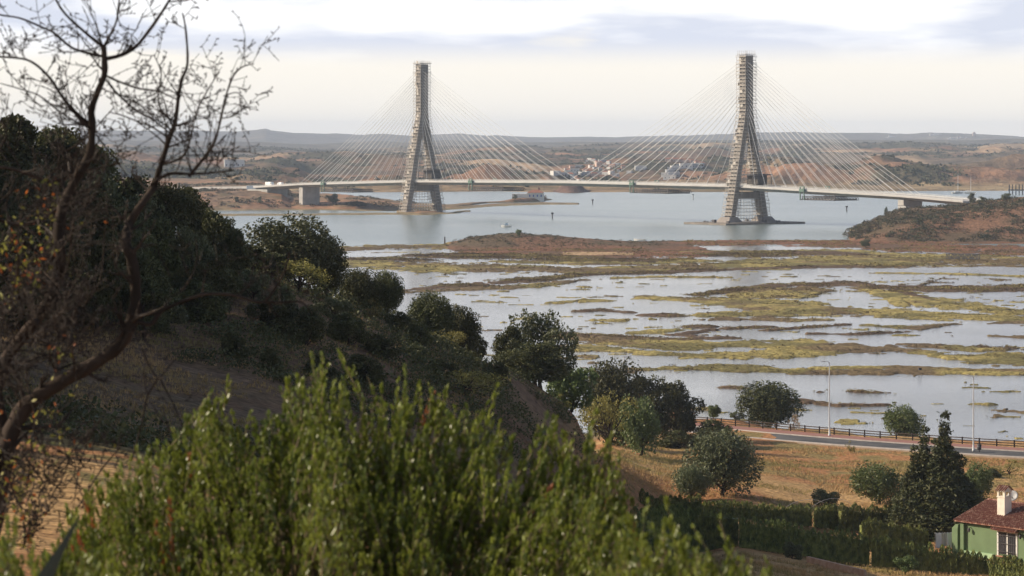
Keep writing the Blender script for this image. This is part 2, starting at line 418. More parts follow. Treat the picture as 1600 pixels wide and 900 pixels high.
tag(link('grass', grass_field(), gm), 'dry straw coloured grass tufts over the field and hillside', 'grass', kind='stuff')

fl = interp_line(FENCE, 12)
dist = [0]
for i in range(1, len(fl)): dist.append(dist[-1]+(fl[i]-fl[i-1]).length)
def along(s):
    i = max(0, min(len(fl)-2, int(np.searchsorted(dist, s))-1)); t = (s-dist[i])/(dist[i+1]-dist[i])
    return fl[i].lerp(fl[i+1], t)
fe = empty('timber_fence', along(0), 0, 'long dark timber post and rail fence between red pavement and marsh', 'fence')
post = MB(); post.box(-.1, .1, -.1, .1, -.5, 1.35); pm = post.mesh('post')
s = 0; pts = []
while s < dist[-1]:
    pts.append(along(s)); s += 3.0
for p in pts:
    o = link('post', pm, M['wood'], fe); o.location = p-fe.location
for zz in (.45, .82, 1.2):
    mb = MB()
    for i in range(len(pts)-1): mb.beam(pts[i]-fe.location+Vector((0, 0, zz)), pts[i+1]-fe.location+Vector((0, 0, zz)), .08, .15)
    mb.build('rail', M['wood'], fe)

def street_lamp(px, label, base_off, ztop_py, dirx=-1):
    i = [k for k in range(len(fl)-1) if 800+F*fl[k].x/fl[k].y <= px][-1]
    b = fl[i].lerp(fl[i+1], .5)+road_n[5]*base_off
    b = Vector(((px-800)*b.y/F, b.y, ZR+.2))
    h = H-(ztop_py-HY)*b.y/F-b.z
    e = empty('street_lamp', b, 0, label, 'street lamp', 'street lamps along the road')
    mb = MB(); mb.lathe([(0, 0), (.22, 0), (.22, .25), (.15, .3), (.12, 1.4), (.07, h)], 10); mb.build('pole', M['lamp'], e, True)
    mb = MB(); mb.tube([(0, 0, h-.05), (dirx*.35, 0, h+.12), (dirx*.9, 0, h+.16)], [.05, .045, .04], 6); mb.build('arm', M['lamp'], e)
    mb = MB(); mb.hexa([(dirx*.7, -.15, h+.06), (dirx*1.5, -.1, h+.12), (dirx*1.5, .1, h+.12), (dirx*.7, .15, h+.06)],
                       [(dirx*.7, -.15, h+.22), (dirx*1.5, -.08, h+.2), (dirx*1.5, .08, h+.2), (dirx*.7, .15, h+.22)]); mb.build('lamp_head', M['lamp'], e)
    return e
street_lamp(1296, 'tall grey street lamp standing on red pavement left of the small bright green tree', 3.6, 566)
street_lamp(1521, 'tall grey street lamp at the near edge of the road behind the conical cypress', 13.0, 588)
# far lamp whose head shows over the dark trees
e = empty('street_lamp', G(975, 652, 3.0), 0, 'street lamp showing only its head above the dark tree clump beside the marsh', 'street lamp', 'street lamps along the road')
mb = MB(); mb.lathe([(0, 0), (.2, 0), (.12, 1.4), (.07, 10.4)], 10); mb.build('pole', M['lamp'], e, True)
mb = MB(); mb.box(-.1, 1.3, -.14, .14, 10.35, 10.5); mb.build('lamp_head', M['lamp'], e)
# litter bin by the lamp
b = G(1530, 707, 3.1)
e = empty('litter_bin', b, 0, 'small dark litter bin beside the foot of a street lamp', 'bin')
mb = MB(); mb.lathe([(0, 0), (.06, 0), (.06, .4), (.32, .42), (.36, 1.15), (.3, 1.15), (.28, .5)], 12); mb.build('bin_body', M['dark_steel'], e, True)
mb = MB(); mb.lathe([(.38, 1.155), (.38, 1.22), (0, 1.3)], 12); mb.build('lid', M['dark_steel'], e, True)

# ------------------------------------------------------------------ marsh (px/py lattice projected to the water plane)
S = []   # strips: kind, [(px, py, half)]
def st(k, *p): S.append((k, [(a, b, c*(.90 if k == 'G' else .80 if k == 'B' else 1)) for a, b, c in p]))
st('R', (700,386,3),(725,389,10),(800,392,14),(900,393,15),(1000,392,14),(1075,391,10),(1110,395,4))
st('R', (1000,381,4),(1090,380,5),(1200,379,4.5),(1340,380,6),(1400,385,9),(1500,389,8),(1600,393,7),(1760,396,7))
st('B', (1090,397,3),(1180,397,5),(1300,395,4.5),(1350,399,4))
st('G', (980,393.5,1),(1080,394,2),(1200,393,1.5),(1330,392,3),(1380,398,4),(1600,404,3),(1760,406,3))
st('G', (840,420,3),(900,424,6),(1000,420,6),(1100,417,6),(1200,413,8),(1300,408,11),(1400,406,12),(1500,406,10),(1600,410,8),(1760,414,8))
st('B', (900,430,2),(1000,427,2.5),(1100,423,2.5),(1200,419,2.5),(1300,417,2.5),(1420,416,2))
st('G', (500,413,5),(560,412,6),(650,418,9),(750,420,8),(850,420,5),(880,419,1))
st('G', (500,390,4),(545,388,4),(640,386,4),(730,385,4),(760,390,3))
st('B', (640,400,2),(720,400,6),(800,401,7),(900,404,7),(1000,408,4),(1080,406,2))
st('B', (540,405,2),(620,405,3),(660,407,1))
st('G', (780,409,2),(900,411,3),(1000,412,2.5),(1100,408,2))
st('B', (630,454,1),(700,448,5),(780,443,6),(850,437,4),(895,432,1.5))
st('G', (640,457,1),(720,452,3),(830,447,4),(890,441,3),(905,438,1))
st('G', (958,434.5,1.2),(1040,433,1.6),(1125,434,.9))
st('B', (1094,461,2),(1130,456,4),(1177,450,4.5),(1240,446,4),(1315,444,3.5),(1373,447,3),(1445,450,3),(1600,449,3),(1760,449,3))
st('G', (1005,465,3),(1060,468,3),(1120,472,5),(1200,476,14),(1260,480,14),(1300,486,9),(1400,490,9),(1500,495,7),(1600,500,7),(1760,506,7))
st('G', (1150,462,5),(1200,460,10),(1270,458,9),(1290,455,3))
st('G', (1345,452,2),(1375,458,6),(1400,466,14),(1440,470,12),(1490,476,8),(1560,486,7),(1620,488,6),(1760,488,6))
st('B', (1400,456,4),(1430,463,6),(1460,471,5),(1500,478,3))
st('B', (1380,451,1),(1450,454,2.5),(1560,454,2.5),(1640,454,2))
st('G', (865,474,2),(910,471,3.5),(950,470,2))
st('B', (905,487,1.3),(940,485,1.8),(985,489,1))
st('G', (905,500,1.2),(960,501,3.2),(988,499,1.5))
st('B', (1003,493,2),(1040,493,3),(1068,494,1))
st('G', (1095,493,3),(1140,492,6),(1190,492,5),(1230,494,2.5)); st('G', (1100,500,2),(1185,499,2),(1240,500,3),(1292,500,2))
st('G', (1355,509,1),(1400,511,2),(1440,512,4),(1490,507,1.2)); st('B', (1265,522,.8),(1340,523,1),(1415,519,.8))
st('B', (1200,517,1),(1270,511,1.4),(1320,508,1)); st('B', (1075,511,1.5),(1115,511,1.5)); st('B', (1137,514,1.5),(1180,512,3),(1210,511,1))
st('G', (860,526,5),(900,528,7),(987,534,9),(1073,541,8),(1145,538,5),(1200,540,9),(1300,543,9),(1345,544,8),(1430,549,6),(1480,559,6),(1600,566,8),(1760,571,8))
st('B', (870,523,4),(930,525,5),(1000,530,4),(1060,532,3)); st('G', (990,521,2),(1020,518,4),(1055,516,2))
st('B', (1053,524,1),(1085,520,4),(1110,516,2)); st('B', (1075,531,2),(1100,528,3),(1145,529,1.2))
st('G', (870,544,4),(950,547,4),(1015,553,5),(1130,557,4.5),(1230,552,8),(1300,549,7),(1340,547,3))
st('G', (1385,541,2),(1445,541,4),(1520,546,4),(1572,547,2)); st('B', (1530,543,2.5),(1571,546,2.5)); st('G', (1520,557,2),(1560,555,4),(1620,556,5),(1760,560,5))
st('G', (985,578,1.5),(1040,576,3),(1100,576,4),(1200,580,5),(1300,582,4),(1400,582,5),(1480,583,3),(1600,585,3),(1760,588,2))
st('G', (1055,572,.8),(1120,571,1.2),(1200,574,1)); st('G', (1275,577,1.5),(1330,575,1.2),(1400,574,1),(1500,579,2),(1600,581,2))
st('B', (1285,613,1),(1320,612,2),(1368,614,1)); st('B', (1250,628,3),(1285,631,3),(1310,635,1)); st('B', (1290,634,1),(1350,634,1.4),(1392,634,.8))
st('B', (1130,606,1),(1160,607,1.5)); st('G', (1080,640,2.5),(1105,641,2)); st('G', (1530,632,1),(1543,633,1)); st('B', (1415,455,1),(1500,425,.1))
st('G', (1540,525,1),(1590,527,2),(1640,528,2)); st('G', (1380,427,.8),(1480,428,1),(1600,432,1.5),(1760,433,1.5))
S = [s for s in S if s[1][-1] != (1500,425,.1)]
def marsh_mask(px, py):
    best = np.full(px.shape, -1.0); kb = np.zeros(px.shape, int)
    for k, pts in S:
        xs = np.array([p[0] for p in pts], float); ys = np.array([p[1] for p in pts], float); hs = np.array([p[2] for p in pts], float)
        yc = np.interp(px, xs, ys); h = np.interp(px, xs, hs)
        out = np.maximum(np.maximum(xs[0]-px, px-xs[-1]), 0)/18.0
        m = 1-np.abs(py-yc)/h-out
        m = np.maximum(m, -1)
        r = m > best
        best = np.where(r, m, best); kb = np.where(r, 'GBR'.index(k), kb)
    return best, kb
# right-hand scrub hill and the low mound, in world terms
RHT = ([1325,1345,1370,1400,1430,1500,1540,1600,1720,1900,2300],[0,3.6,8.0,12.5,14.8,15.8,18,20,21,19,0])
def hill_z(px, d, x):
    t = np.interp(px, *RHT)
    b = sstep(1478, 1585, d)*(1-sstep(1640, 1780, d)*(px < 2400))
    z = t*b*(.9+.25*(fbm(x, d, 45, 4, 61)-.5)*2*.6)
    m = np.interp(px, [690,715,745,790,815,860,900,960,1100],[0,1.5,3.2,4.4,4.5,3.8,2.6,1.4,0])*sstep(1400, 1445, d)*(1-sstep(1475, 1520, d))
    return z+m*(.85+.5*fbm(x, d, 14, 3, 66))
def marsh_z(px, py):
    d = H*F/(py-HY); x = (px-800)*d/F
    m, k = marsh_mask(px, py)
    n = fbm(x, d, 16, 5, 13, .6)-.5
    n2 = fbm(x, d, 3.2, 3, 17)-.5
    spk = fbm(x, d, 7, 3, 19)
    big = fbm(x, d, 70, 3, 23)
    chan = np.abs(fbm(x, d*.6, 26, 3, 29)-.5); e = m*1.3+n*1.9+n2*1.7-.06-.9*sstep(.022, .006, chan)
    e = e-1.6*sstep(384, 376, py)*(hill_z(px, d, x) < .2)*(m < .3)
    z = np.where(e > 0, .05+.42*np.tanh(e*1.6), e*.5)
    z = np.where((z < 0) & (spk > .72) & (big > .42) & (py > 386), .14, z)
    z = z+np.where(z > 0, n2*.35, 0)
    hz = hill_z(px, d, x)
    z = np.where(hz > .25, np.maximum(z, 0)*.4+hz, np.maximum(z, -1))
    z = z*np.clip((700-py)/15., 0, 1)-(1-np.clip((700-py)/15., 0, 1))*1
    return x, d, z, k, hz, n, n2, e
pa = np.concatenate([np.linspace(-800, 470, 100)[:-1], np.arange(470, 1660, 1.8), np.linspace(1660, 2600, 120)[1:]])
ya = np.concatenate([np.linspace(352, 368, 14)[:-1], np.arange(368, 470, .55), np.arange(470, 690, .9)])[::-1]
PX, PY = np.meshgrid(pa, ya)
X, D, Z, K, HZ, N1, N2, E = marsh_z(PX, PY)
cG = np.array([.32, .265, .098]); cB = np.array([.11, .075, .05]); cR = np.array([.20, .10, .06]); cG2 = np.array([.165, .145, .06])
C = np.where((K == 0)[..., None], cG, np.where((K == 1)[..., None], cB, cR))
q = sstep(.42, .62, fbm(X, D, 11, 4, 71))[..., None]; C = np.where((K == 0)[..., None], cG*(1-q)+cG2*q, C)
q = (sstep(.5, .62, fbm(X, D, 26, 4, 72))*.8)[..., None]; C = C*(1-q)+cB*1.15*q
q = sstep(.25, 1.2, HZ)[..., None]; h2 = sstep(.4, .6, fbm(X, D, 30, 4, 73))[..., None]
C = C*(1-q)+(np.array([.21, .12, .075])*(1-h2)+np.array([.12, .088, .055])*h2)*q
q = (sstep(.08, -.02, Z)*.8)[..., None]; C = C*(1-q)+np.array([.10, .075, .05])*q
q = ((K == 2) & (np.abs(PY-397.5) < 2.2) & (PX > 880) & (PX < 990) & (N1 > -.08))[..., None]; C = np.where(q, np.array([.42, .29, .17]), C)
M['marsh'] = tint_mat('marsh_vegetation', .9, .7, bump=1.0, bdist=.9)
tag(link('marsh', grid_mesh('marsh', X, D, Z, C), M['marsh'], smooth=True), kind='structure')

def clump_cloud(cx, cy, cz, rad, per, leafk, seed, flat=.7):
    rs = np.random.default_rng(seed); n = len(cx)
    c = np.repeat(np.stack([cx, cy, cz], 1), per, 0); r = np.repeat(rad, per)
    d = sph(n*per, rs); d[:, 2] = np.abs(d[:, 2])*1.0-.15
    q = (.35+.65*rs.random(n*per)**.5)*(.75+.5*vnoise(d[:, 0]*2+np.repeat(np.arange(n), per)*3.3, d[:, 1]*2+d[:, 2], seed))
    c = c+d*(r*q)[:, None]*np.array([1, 1, flat])
    L = leafk*r
    a = rs.normal(size=c.shape); a /= np.linalg.norm(a, axis=1)[:, None]
    b = np.cross(a, rs.normal(size=c.shape)); b /= np.linalg.norm(b, axis=1)[:, None]
    l = (L*rs.uniform(.5, 1.1, n*per))[:, None]*.5
    v = np.stack([c-a*l, c+b*l*.7, c+a*l, c-b*l*.7], 1).reshape(-1, 3)
    return v, np.arange(4*n*per).reshape(-1, 4)
# low brown bushes along the banks
rs = np.random.default_rng(31)
ok = (Z > .12) & (HZ < .3) & (PX > 460) & (PX < 1680) & (PY > 374)
wgt = np.where(ok, np.where(K == 1, 3.0, np.where(K == 2, 1.0, .5))*(H*F/(PY-HY)**2)**.45*sstep(.38, .58, fbm(X, D, 20, 3, 81)), 0).ravel()
idx = rs.choice(wgt.size, 36000, p=wgt/wgt.sum())
rad = rs.uniform(.2, .7, len(idx))*(.6+.9*rs.random(len(idx))**2)*np.clip(D.ravel()[idx]/950, .5, 1.25)
v, f = clump_cloud(X.ravel()[idx]+rs.normal(size=len(idx)), D.ravel()[idx]+rs.normal(size=len(idx))*1.5, np.maximum(Z.ravel()[idx], 0)-.1, rad, 12, .6, 32)
M['marshbush'] = mat('marsh_bush', (.10, .072, .045), (.23, .19, .08), .05, .9, .1, lo=.42, hi=.56)
tag(link('marsh_scrub', np_mesh('marsh_scrub', v, f), M['marshbush']), 'low brown and olive saltmarsh bushes growing along the banks between water channels', 'scrub', kind='stuff')
# scrub covering the right-hand hill and mound
ok = (HZ > .8) & (PX < 1750)
w = np.where(ok, (H*F/(PY-HY)**2)*sstep(.34, .54, fbm(X, D, 16, 4, 83)), 0).ravel()
idx = rs.choice(w.size, 5200, p=w/w.sum())
rad = rs.uniform(.6, 2.5, len(idx)); mnd = PX.ravel()[idx] < 1200; rad[mnd] *= .5
v, f = clump_cloud(X.ravel()[idx]+rs.normal(size=len(idx))*2, D.ravel()[idx]+rs.normal(size=len(idx))*2, Z.ravel()[idx]-.3, rad, 44, .38, 35, .85)
tag(link('scrub', np_mesh('scrub', v, f), M['scrub']), 'dense dark scrub covering the reddish hill by the right end of bridge and the low mound', 'scrub', kind='stuff')
def marsh_hit(px, py):
    """first point of hill or marsh seen at that pixel"""
    rows = np.linspace(690, 352, 2400); x, d, z, *_ = marsh_z(np.full(rows.shape, float(px)), rows)
    yy = HY+(H-z)*F/d
    k = np.where(yy <= py)[0]; i = k[0] if len(k) else len(rows)-1
    return Vector((x[i], d[i], max(z[i], 0)))

# ------------------------------------------------------------------ water
def water_mat(name, base, rough, bscale, bstr, stretch):
    m, nt, b = nodes(name); L = nt.links.new
    b.inputs['Base Color'].default_value = (*base, 1); b.inputs['Roughness'].default_value = rough
    b.inputs['IOR'].default_value = 1.33; b.inputs['Specular IOR Level'].default_value = .5
    tc = nt.nodes.new('ShaderNodeTexCoord'); mp = nt.nodes.new('ShaderNodeMapping'); mp.inputs['Scale'].default_value = stretch
    n = nt.nodes.new('ShaderNodeTexNoise'); n.inputs['Scale'].default_value = bscale; n.inputs['Detail'].default_value = 6
    n.inputs['Roughness'].default_value = .6
    n2 = nt.nodes.new('ShaderNodeTexNoise'); n2.inputs['Scale'].default_value = .006; n2.inputs['Detail'].default_value = 4
    mp2 = nt.nodes.new('ShaderNodeMapping'); mp2.inputs['Scale'].default_value = (.5, 2.2, 1)
    mr = nt.nodes.new('ShaderNodeMapRange'); mr.inputs['From Min'].default_value = .35; mr.inputs['From Max'].default_value = .65
    mr.inputs['To Min'].default_value = bstr*.45; mr.inputs['To Max'].default_value = bstr*1.3
    bp = nt.nodes.new('ShaderNodeBump'); bp.inputs['Distance'].default_value = .5
    L(tc.outputs['Object'], mp.inputs['Vector']); L(mp.outputs[0], n.inputs['Vector'])
    L(tc.outputs['Object'], mp2.inputs['Vector']); L(mp2.outputs[0], n2.inputs['Vector'])
    L(n2.outputs['Fac'], mr.inputs['Value']); L(mr.outputs[0], bp.inputs['Strength'])
    L(n.outputs['Fac'], bp.inputs['Height']); L(bp.outputs[0], b.inputs['Normal'])
    return m
def sheet(name, xr, y0, y1, z, m):
    me = bpy.data.meshes.new(name); me.from_pydata([(-xr, y0, z), (xr, y0, z), (xr, y1, z), (-xr, y1, z)], [], [(0, 1, 2, 3)])
    return tag(link(name, me, m), kind='structure')
sheet('marsh_water', 9000, 420, 1452, 0, water_mat('marsh_water', (.17, .18, .185), .12, .55, .30, (.8, 1.3, 1)))
sheet('river', 9000, 1452.02, 16000, 0, water_mat('river_water', (.16, .20, .195), .22, .22, .75, (.7, 1.5, 1)))
sheet('riverbed', 20000, -400, 19000, -4, mat('mud', (.12, .10, .08), (.09, .07, .06), .05))

# ------------------------------------------------------------------ left bank with the spit
def bank_z(px, d):
    x = (px-800)*d/F
    n = fbm(x, d, 60, 5, 101)-.5; n2 = fbm(x, d, 14, 4, 103)-.5
    # main bank: front shore at row 328..332, back at about 2500
    front = np.interp(px, [-2000, 300, 500, 640, 700, 760, 850, 880], [2110, 2125, 2135, 2105, 2190, 2360, 2440, 2520])
    back = np.interp(px, [-2000, 300, 560, 640, 700, 790, 850, 880], [3000, 2900, 2480, 2330, 2330, 2470, 2530, 2500])
    top = np.interp(px, [-2000, -200, 300, 345, 400, 440, 455, 500, 540, 600, 650, 700, 780, 806, 820, 848, 856, 880], [16, 15, 11.5, 12.5, 12.0, 10, 5.5, 4.2, 5.2, 3.6, 1.5, .8, 1.2, 2.8, 3.0, 2.6, .9, .6])
    rise = np.interp(px, [-2000, 420, 520, 640, 700, 900], [100, 90, 90, 60, 12, 25])
    a = sstep(0, 1, np.clip((d-front-n*60)/rise, 0, 1)); b = sstep(0, 1, np.clip((back+n*60-d)/40, 0, 1))
    z = -1+a*b*(top+1+n*3.2*np.clip(top/5, 0, 1.2)+n2*1.1*np.clip(top/5, 0, 1))
    # thin sand bar before the bank
    yrow = HY+H*F/d
    bar = (1-np.abs(yrow-np.interp(px, [300, 480, 600, 700, 730], [336, 335.5, 334, 333.5, 330]))/1.5)
    bar = np.where((px > 325) & (px < 735), bar, -1)
    z = np.maximum(z, np.clip(bar+n2*1.5, -1, 1)*.5)
    # rocks round the left pylon foot
    rk = 1-np.hypot((px-662)/42, (yrow-333.3)/2.6)
    z = np.maximum(z, np.clip(rk*2+n2*2, -1, 1.6))
    # spit leading right past the house and dark headland beyond
    sp = 1-np.abs(yrow-np.interp(px, [640, 700, 780, 850, 902], [331, 326, 320, 318.3, 319]))/np.interp(px, [640, 780, 850, 902], [2.2, 2.0, 1.6, .7])
    sp = np.where((px > 620) & (px < 905), sp, -1); z = np.maximum(z, np.clip(sp+n2*.8, -1, 1)*1.0)
    return x, z, n, n2, top
pa = np.concatenate([np.linspace(-1500, 280, 90)[:-1], np.arange(280, 930, 1.6)])
da = np.geomspace(1890, 3050, 420)
PXb, Db = np.meshgrid(pa, da)
Xb, Zb, n1, n2, tp = bank_z(PXb, Db)
C = np.array([.29, .165, .10])+0*Xb[..., None]
q = sstep(-.06, .1, n1)[..., None]; C = C*(1-q)+np.array([.19, .13, .085])*q
q = sstep(0.02, .12, n2)[..., None]; C = C*(1-q*.6)+np.array([.12, .105, .06])*q*.6
q = sstep(1.2, .3, Zb)[..., None]; C = C*(1-q)+np.array([.21, .17, .10])*q
q = ((Zb < .9) & (HY+H*F/Db > 326) & (PXb > 480) & (PXb < 560))[..., None]; C = C*1.0
M['bank'] = tint_mat('bank_soil', .12, .45, bump=.6, bdist=2)
tag(link('riverbank', grid_mesh('riverbank', Xb, Db, Zb, C), M['bank'], smooth=True), kind='structure')
def bank_hit(px, py):
    d = np.linspace(1900, 3040, 3000); x, z, *_ = bank_z(np.full(d.shape, float(px)), d)
    yy = HY+(H-z)*F/d; k = np.where(yy <= py)[0]; i = k[0] if len(k) else len(d)-1
    return Vector((x[i], d[i], max(z[i], 0)))
ok = (Zb > 1.8) & (PXb > 250)
w = np.where(ok, sstep(.42, .6, fbm(Xb, Db, 40, 4, 111))*(Db < 2600), 0).ravel()
idx = rs.choice(w.size, 900, p=w/w.sum()); rad = rs.uniform(.8, 3.2, len(idx))
v, f = clump_cloud(Xb.ravel()[idx], Db.ravel()[idx], Zb.ravel()[idx]-.4, rad, 36, .45, 37, .8)
tag(link('bank_scrub', np_mesh('bank_scrub', v, f), M['scrub']), 'olive bushes dotted over the reddish bank below the left end of bridge', 'scrub', kind='stuff')

# ------------------------------------------------------------------ far hills
SKY = ([-1500,-400,0,150,300,330,370,400,415,432,450,470,520,560,600,640,720,800,850,960,1000,1050,1100,1200,1240,1300,1400,1450,1500,1600,1900,2600],
       [206,204,203,203,203.5,204.5,205,202,199.3,203,205.5,206.5,206.5,209,208,211,208,212.5,214,214,212.5,209,208,205.5,204.5,208,209.5,208,209,213,208,210])
RID = [(15500, SKY, 2600, 1.0, 500),
       (10500, ([-1500,0,300,500,700,900,1100,1300,1500,2600],[217,218,219,226,220,223,219,216,217,219]), 1700, 4, 700),
       (7600, ([-1500,0,300,420,500,700,860,1000,1150,1250,1400,1600,2600],[226,224,226,229,232,224,228,222,220,217,221,226,224]), 1100, 6, 480),
       (5600, ([-1500,0,330,500,600,760,900,1000,1150,1300,1450,1600,2600],[244,241,242,238,246,235,244,243,236,238,236,240,240]), 750, 8, 330),
       (4300, ([-1500,0,330,500,620,780,860,980,1100,1200,1300,1400,1600,2600],[262,258,256,256,262,246,258,256,262,250,254,258,260,256]), 480, 8, 210),
       (3380, ([-1500,0,330,420,480,600,760,820,950,1080,1160,1250,1400,1500,1600,2600],[266,268,268,268,278,286,268,284,290,284,272,268,262,264,268,266]), 430, 6, 120)]
def far_z(px, d):
    x = (px-800)*d/F
    z = np.full(np.shape(x), 1.2)+(fbm(x, d, 300, 3, 201)-.5)*4
    for i, (D0, prof, W, amp, sc) in enumerate(RID):
        y = np.interp(px, *prof)
        y = y+(fbm(x, np.full_like(x, D0), sc, 5, 210+i, .55)-.5)*amp*(5.0, 1.6, 2.0, 2.3, 2.2, 2.0)[i]*1.3
        crest = H-(y-HY)*D0/F
        wob = (fbm(x, np.full_like(x, D0), sc*3, 3, 230+i)-.5)*W*1.4
        t = np.clip(np.abs(d-D0-wob)/W, 0, 1)
        n = fbm(x, d, sc*.9, 5, 250+i)-.5
        ridge = crest*(1-t*t*(3-2*t))+n*(30, 44, 64, 86, 66, 56)[i]*sstep(.03, .4, t)*(1-t)*2
        z = np.maximum(z, ridge)
    gully = np.abs(fbm(x, d, 260, 5, 270)-.5)*2
    z = z-12*(1-gully)**5*sstep(3100, 3800, d)*sstep(10, 30, z)
    shore = np.interp(px, [-1500, 300, 640, 780, 850, 1100, 1300, 1420, 1600, 2600], [2800, 2800, 2820, 2880, 2815, 2815, 2830, 2880, 2890, 2890])
    z = -3+(z+3)*sstep(-30, 60, d-shore-(fbm(x, d, 120, 4, 290)-.5)*60)
    hd = (1-np.hypot((px-893)/26, (d-2870)/70)); z = np.maximum(z, np.clip(hd*2.2, -1, 1)*6.5)
    return x, z
pa = np.concatenate([np.linspace(-1500, -60, 140)[:-1], np.arange(-60, 1660, 2.6), np.linspace(1660, 2600, 110)[1:]])
da = np.unique(np.concatenate([np.arange(2780, 3300, 9), np.geomspace(3300, 17500, 460)]))
PXf, Df = np.meshgrid(pa, da)
Xf, Zf = far_z(PXf, Df)
a1 = fbm(Xf, Df, 420, 5, 301); a2 = fbm(Xf, Df, 90, 5, 305, .6); a3 = fbm(Xf, Df, 1500, 3, 307)
C = np.array([.25, .145, .09])+0*Xf[..., None]
q = (sstep(.42, .56, a1*.5+a3*.5+(Df-5000)/90000))[..., None]; C = C*(1-q)+np.array([.13, .10, .065])*q
q = (sstep(.44, .56, a2)*.9*sstep(2850, 3400, Df+1500*(a1-.3)))[..., None]; C = C*(1-q)+np.array([.065, .07, .042])*q
q = (sstep(.62, .70, fbm(Xf, Df, 240, 3, 309))*.8)[..., None]; C = C*(1-q)+np.array([.40, .28, .17])*q
q = (sstep(6500, 10500, Df)*.8)[..., None]; C = C*(1-q)+np.array([.10, .092, .07])*q
q = (sstep(7, 3, Zf)*(Df < 3400)*.6)[..., None]; C = C*(1-q)+np.array([.25, .20, .115])*q
q = ((np.hypot((PXf-893)/30, (Df-2870)/80) < 1))[..., None]; C = np.where(q, np.array([.15, .095, .075]), C)
M['far'] = tint_mat('far_hill_soil', .025, .55, bump=1.0, bdist=16)
tag(link('hills', grid_mesh('hills', Xf, Df, Zf, C), M['far'], smooth=True), kind='structure')
def far_hit(px, py):
    d = np.geomspace(2790, 17400, 6000); x, z = far_z(np.full(d.shape, float(px)), d)
    yy = HY+(H-z)*F/d; k = np.where(yy <= py)[0]; i = k[0] if len(k) else len(d)-1
    return Vector((x[i], d[i], z[i]))
w = np.where((Df < 9000) & (PXf > -30) & (PXf < 1640) & (Zf > 3), sstep(.46, .62, a2)*Df**.4, .04*(Df < 7000)*(Zf > 3)).ravel()
idx = rs.choice(w.size, 24000, p=w/w.sum()); rad = rs.uniform(1.3, 3.8, len(idx))*(1+.25*(Df.ravel()[idx]/4000))
v, f = clump_cloud(Xf.ravel()[idx]+rs.normal(size=len(idx))*6, Df.ravel()[idx]+rs.normal(size=len(idx))*12, Zf.ravel()[idx]-.6, rad, 9, 1.0, 39, .8)
tag(link('far_woodland', np_mesh('far_woodland', v, f), M['farscrub']), 'scattered dark trees and bushes over the far hazy hills', 'woodland', kind='stuff')

# ------------------------------------------------------------------ the bridge (local x runs along it, left pylon at -162, right at +162)
BR = empty('cable_stayed_bridge', (38.5, 1952, 0), math.atan2(-.793, .608), 'long concrete cable-stayed bridge with two tall A-shaped pylons crossing the river', 'bridge')
def deck_z(s): return float(np.interp(s, [-420, -353, -297, -162, 0, 162, 297, 345, 420], [13.4, 15.0, 17.6, 21.2, 22.6, 22.2, 18.6, 16.4, 13]))
mbd = MB(); mbg = MB(); xs = np.arange(-356, 352, 6.0)
for a, b in zip(xs[:-1], xs[1:]):
    za, zb = deck_z(a), deck_z(b)
    def seg(m, y0, y1, t, bo, y0b=None, y1b=None):
        y0b = y0 if y0b is None else y0b; y1b = y1 if y1b is None else y1b
        m.hexa([(a,y0b,za-bo),(b,y0b,zb-bo),(b,y1b,zb-bo),(a,y1b,za-bo)], [(a,y0,za-t),(b,y0,zb-t),(b,y1,zb-t),(a,y1,za-t)])
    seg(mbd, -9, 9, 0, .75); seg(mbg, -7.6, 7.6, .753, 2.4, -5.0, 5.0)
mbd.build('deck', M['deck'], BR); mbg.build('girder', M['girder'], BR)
for y in (-8.8, 8.8):
    mb = MB()
    for a, b in zip(xs[:-1], xs[1:]):
        za, zb = deck_z(a), deck_z(b)
        mb.beam((a, y, za+1.05), (b, y, zb+1.05), .16); mb.beam((a, y, za+.6), (b, y, zb+.6), .12)
        for t in (0, .5): mb.beam((a+6*t, y, za), (a+6*t, y, za+1.1), .14)
        mb.hexa([(a,y-.15,za+.002),(b,y-.15,zb+.002),(b,y+.15,zb+.002),(a,y+.15,za+.002)], [(a,y-.15,za+.42),(b,y-.15,zb+.42),(b,y+.15,zb+.42),(a,y+.15,za+.42)])
    mb.build('parapet', M['rail'], BR)
for sx in (-297, 297):
    z = deck_z(sx)-2.41; mb = MB()
    mb.box(sx-2.2, sx+2.2, -7.2, 7.2, -2, z); mb.box(sx-3.2, sx+3.2, -8.2, 8.2, -2, .8)
    mb.build('pier', M['lightconc'], BR)
for sx, e in ((-338, -1), (338, 1)):
    z = deck_z(sx)-2.45; mb = MB()
    mb.box(min(sx, sx+e*26), max(sx, sx+e*26), -8.6, 8.6, 0, min(z, deck_z(sx+e*18)-.9)); mb.build('abutment', M['girder'], BR)
LEG = lambda z: 13.4-(13.4-2.5)*z/58.0        # centre offset of a leg at height z
def leg_box(m, z0, z1, sy, cx):
    a0, a1 = 3.0-.4*z0/100, 3.0-.4*z1/100; b0, b1 = 1.75, 1.6
    y0, y1 = sy*LEG(z0), sy*LEG(z1)
    m.hexa([(cx-a0,y0-b0,z0),(cx+a0,y0-b0,z0),(cx+a0,y0+b0,z0),(cx-a0,y0+b0,z0)], [(cx-a1,y1-b1,z1),(cx+a1,y1-b1,z1),(cx+a1,y1+b1,z1),(cx-a1,y1+b1,z1)])
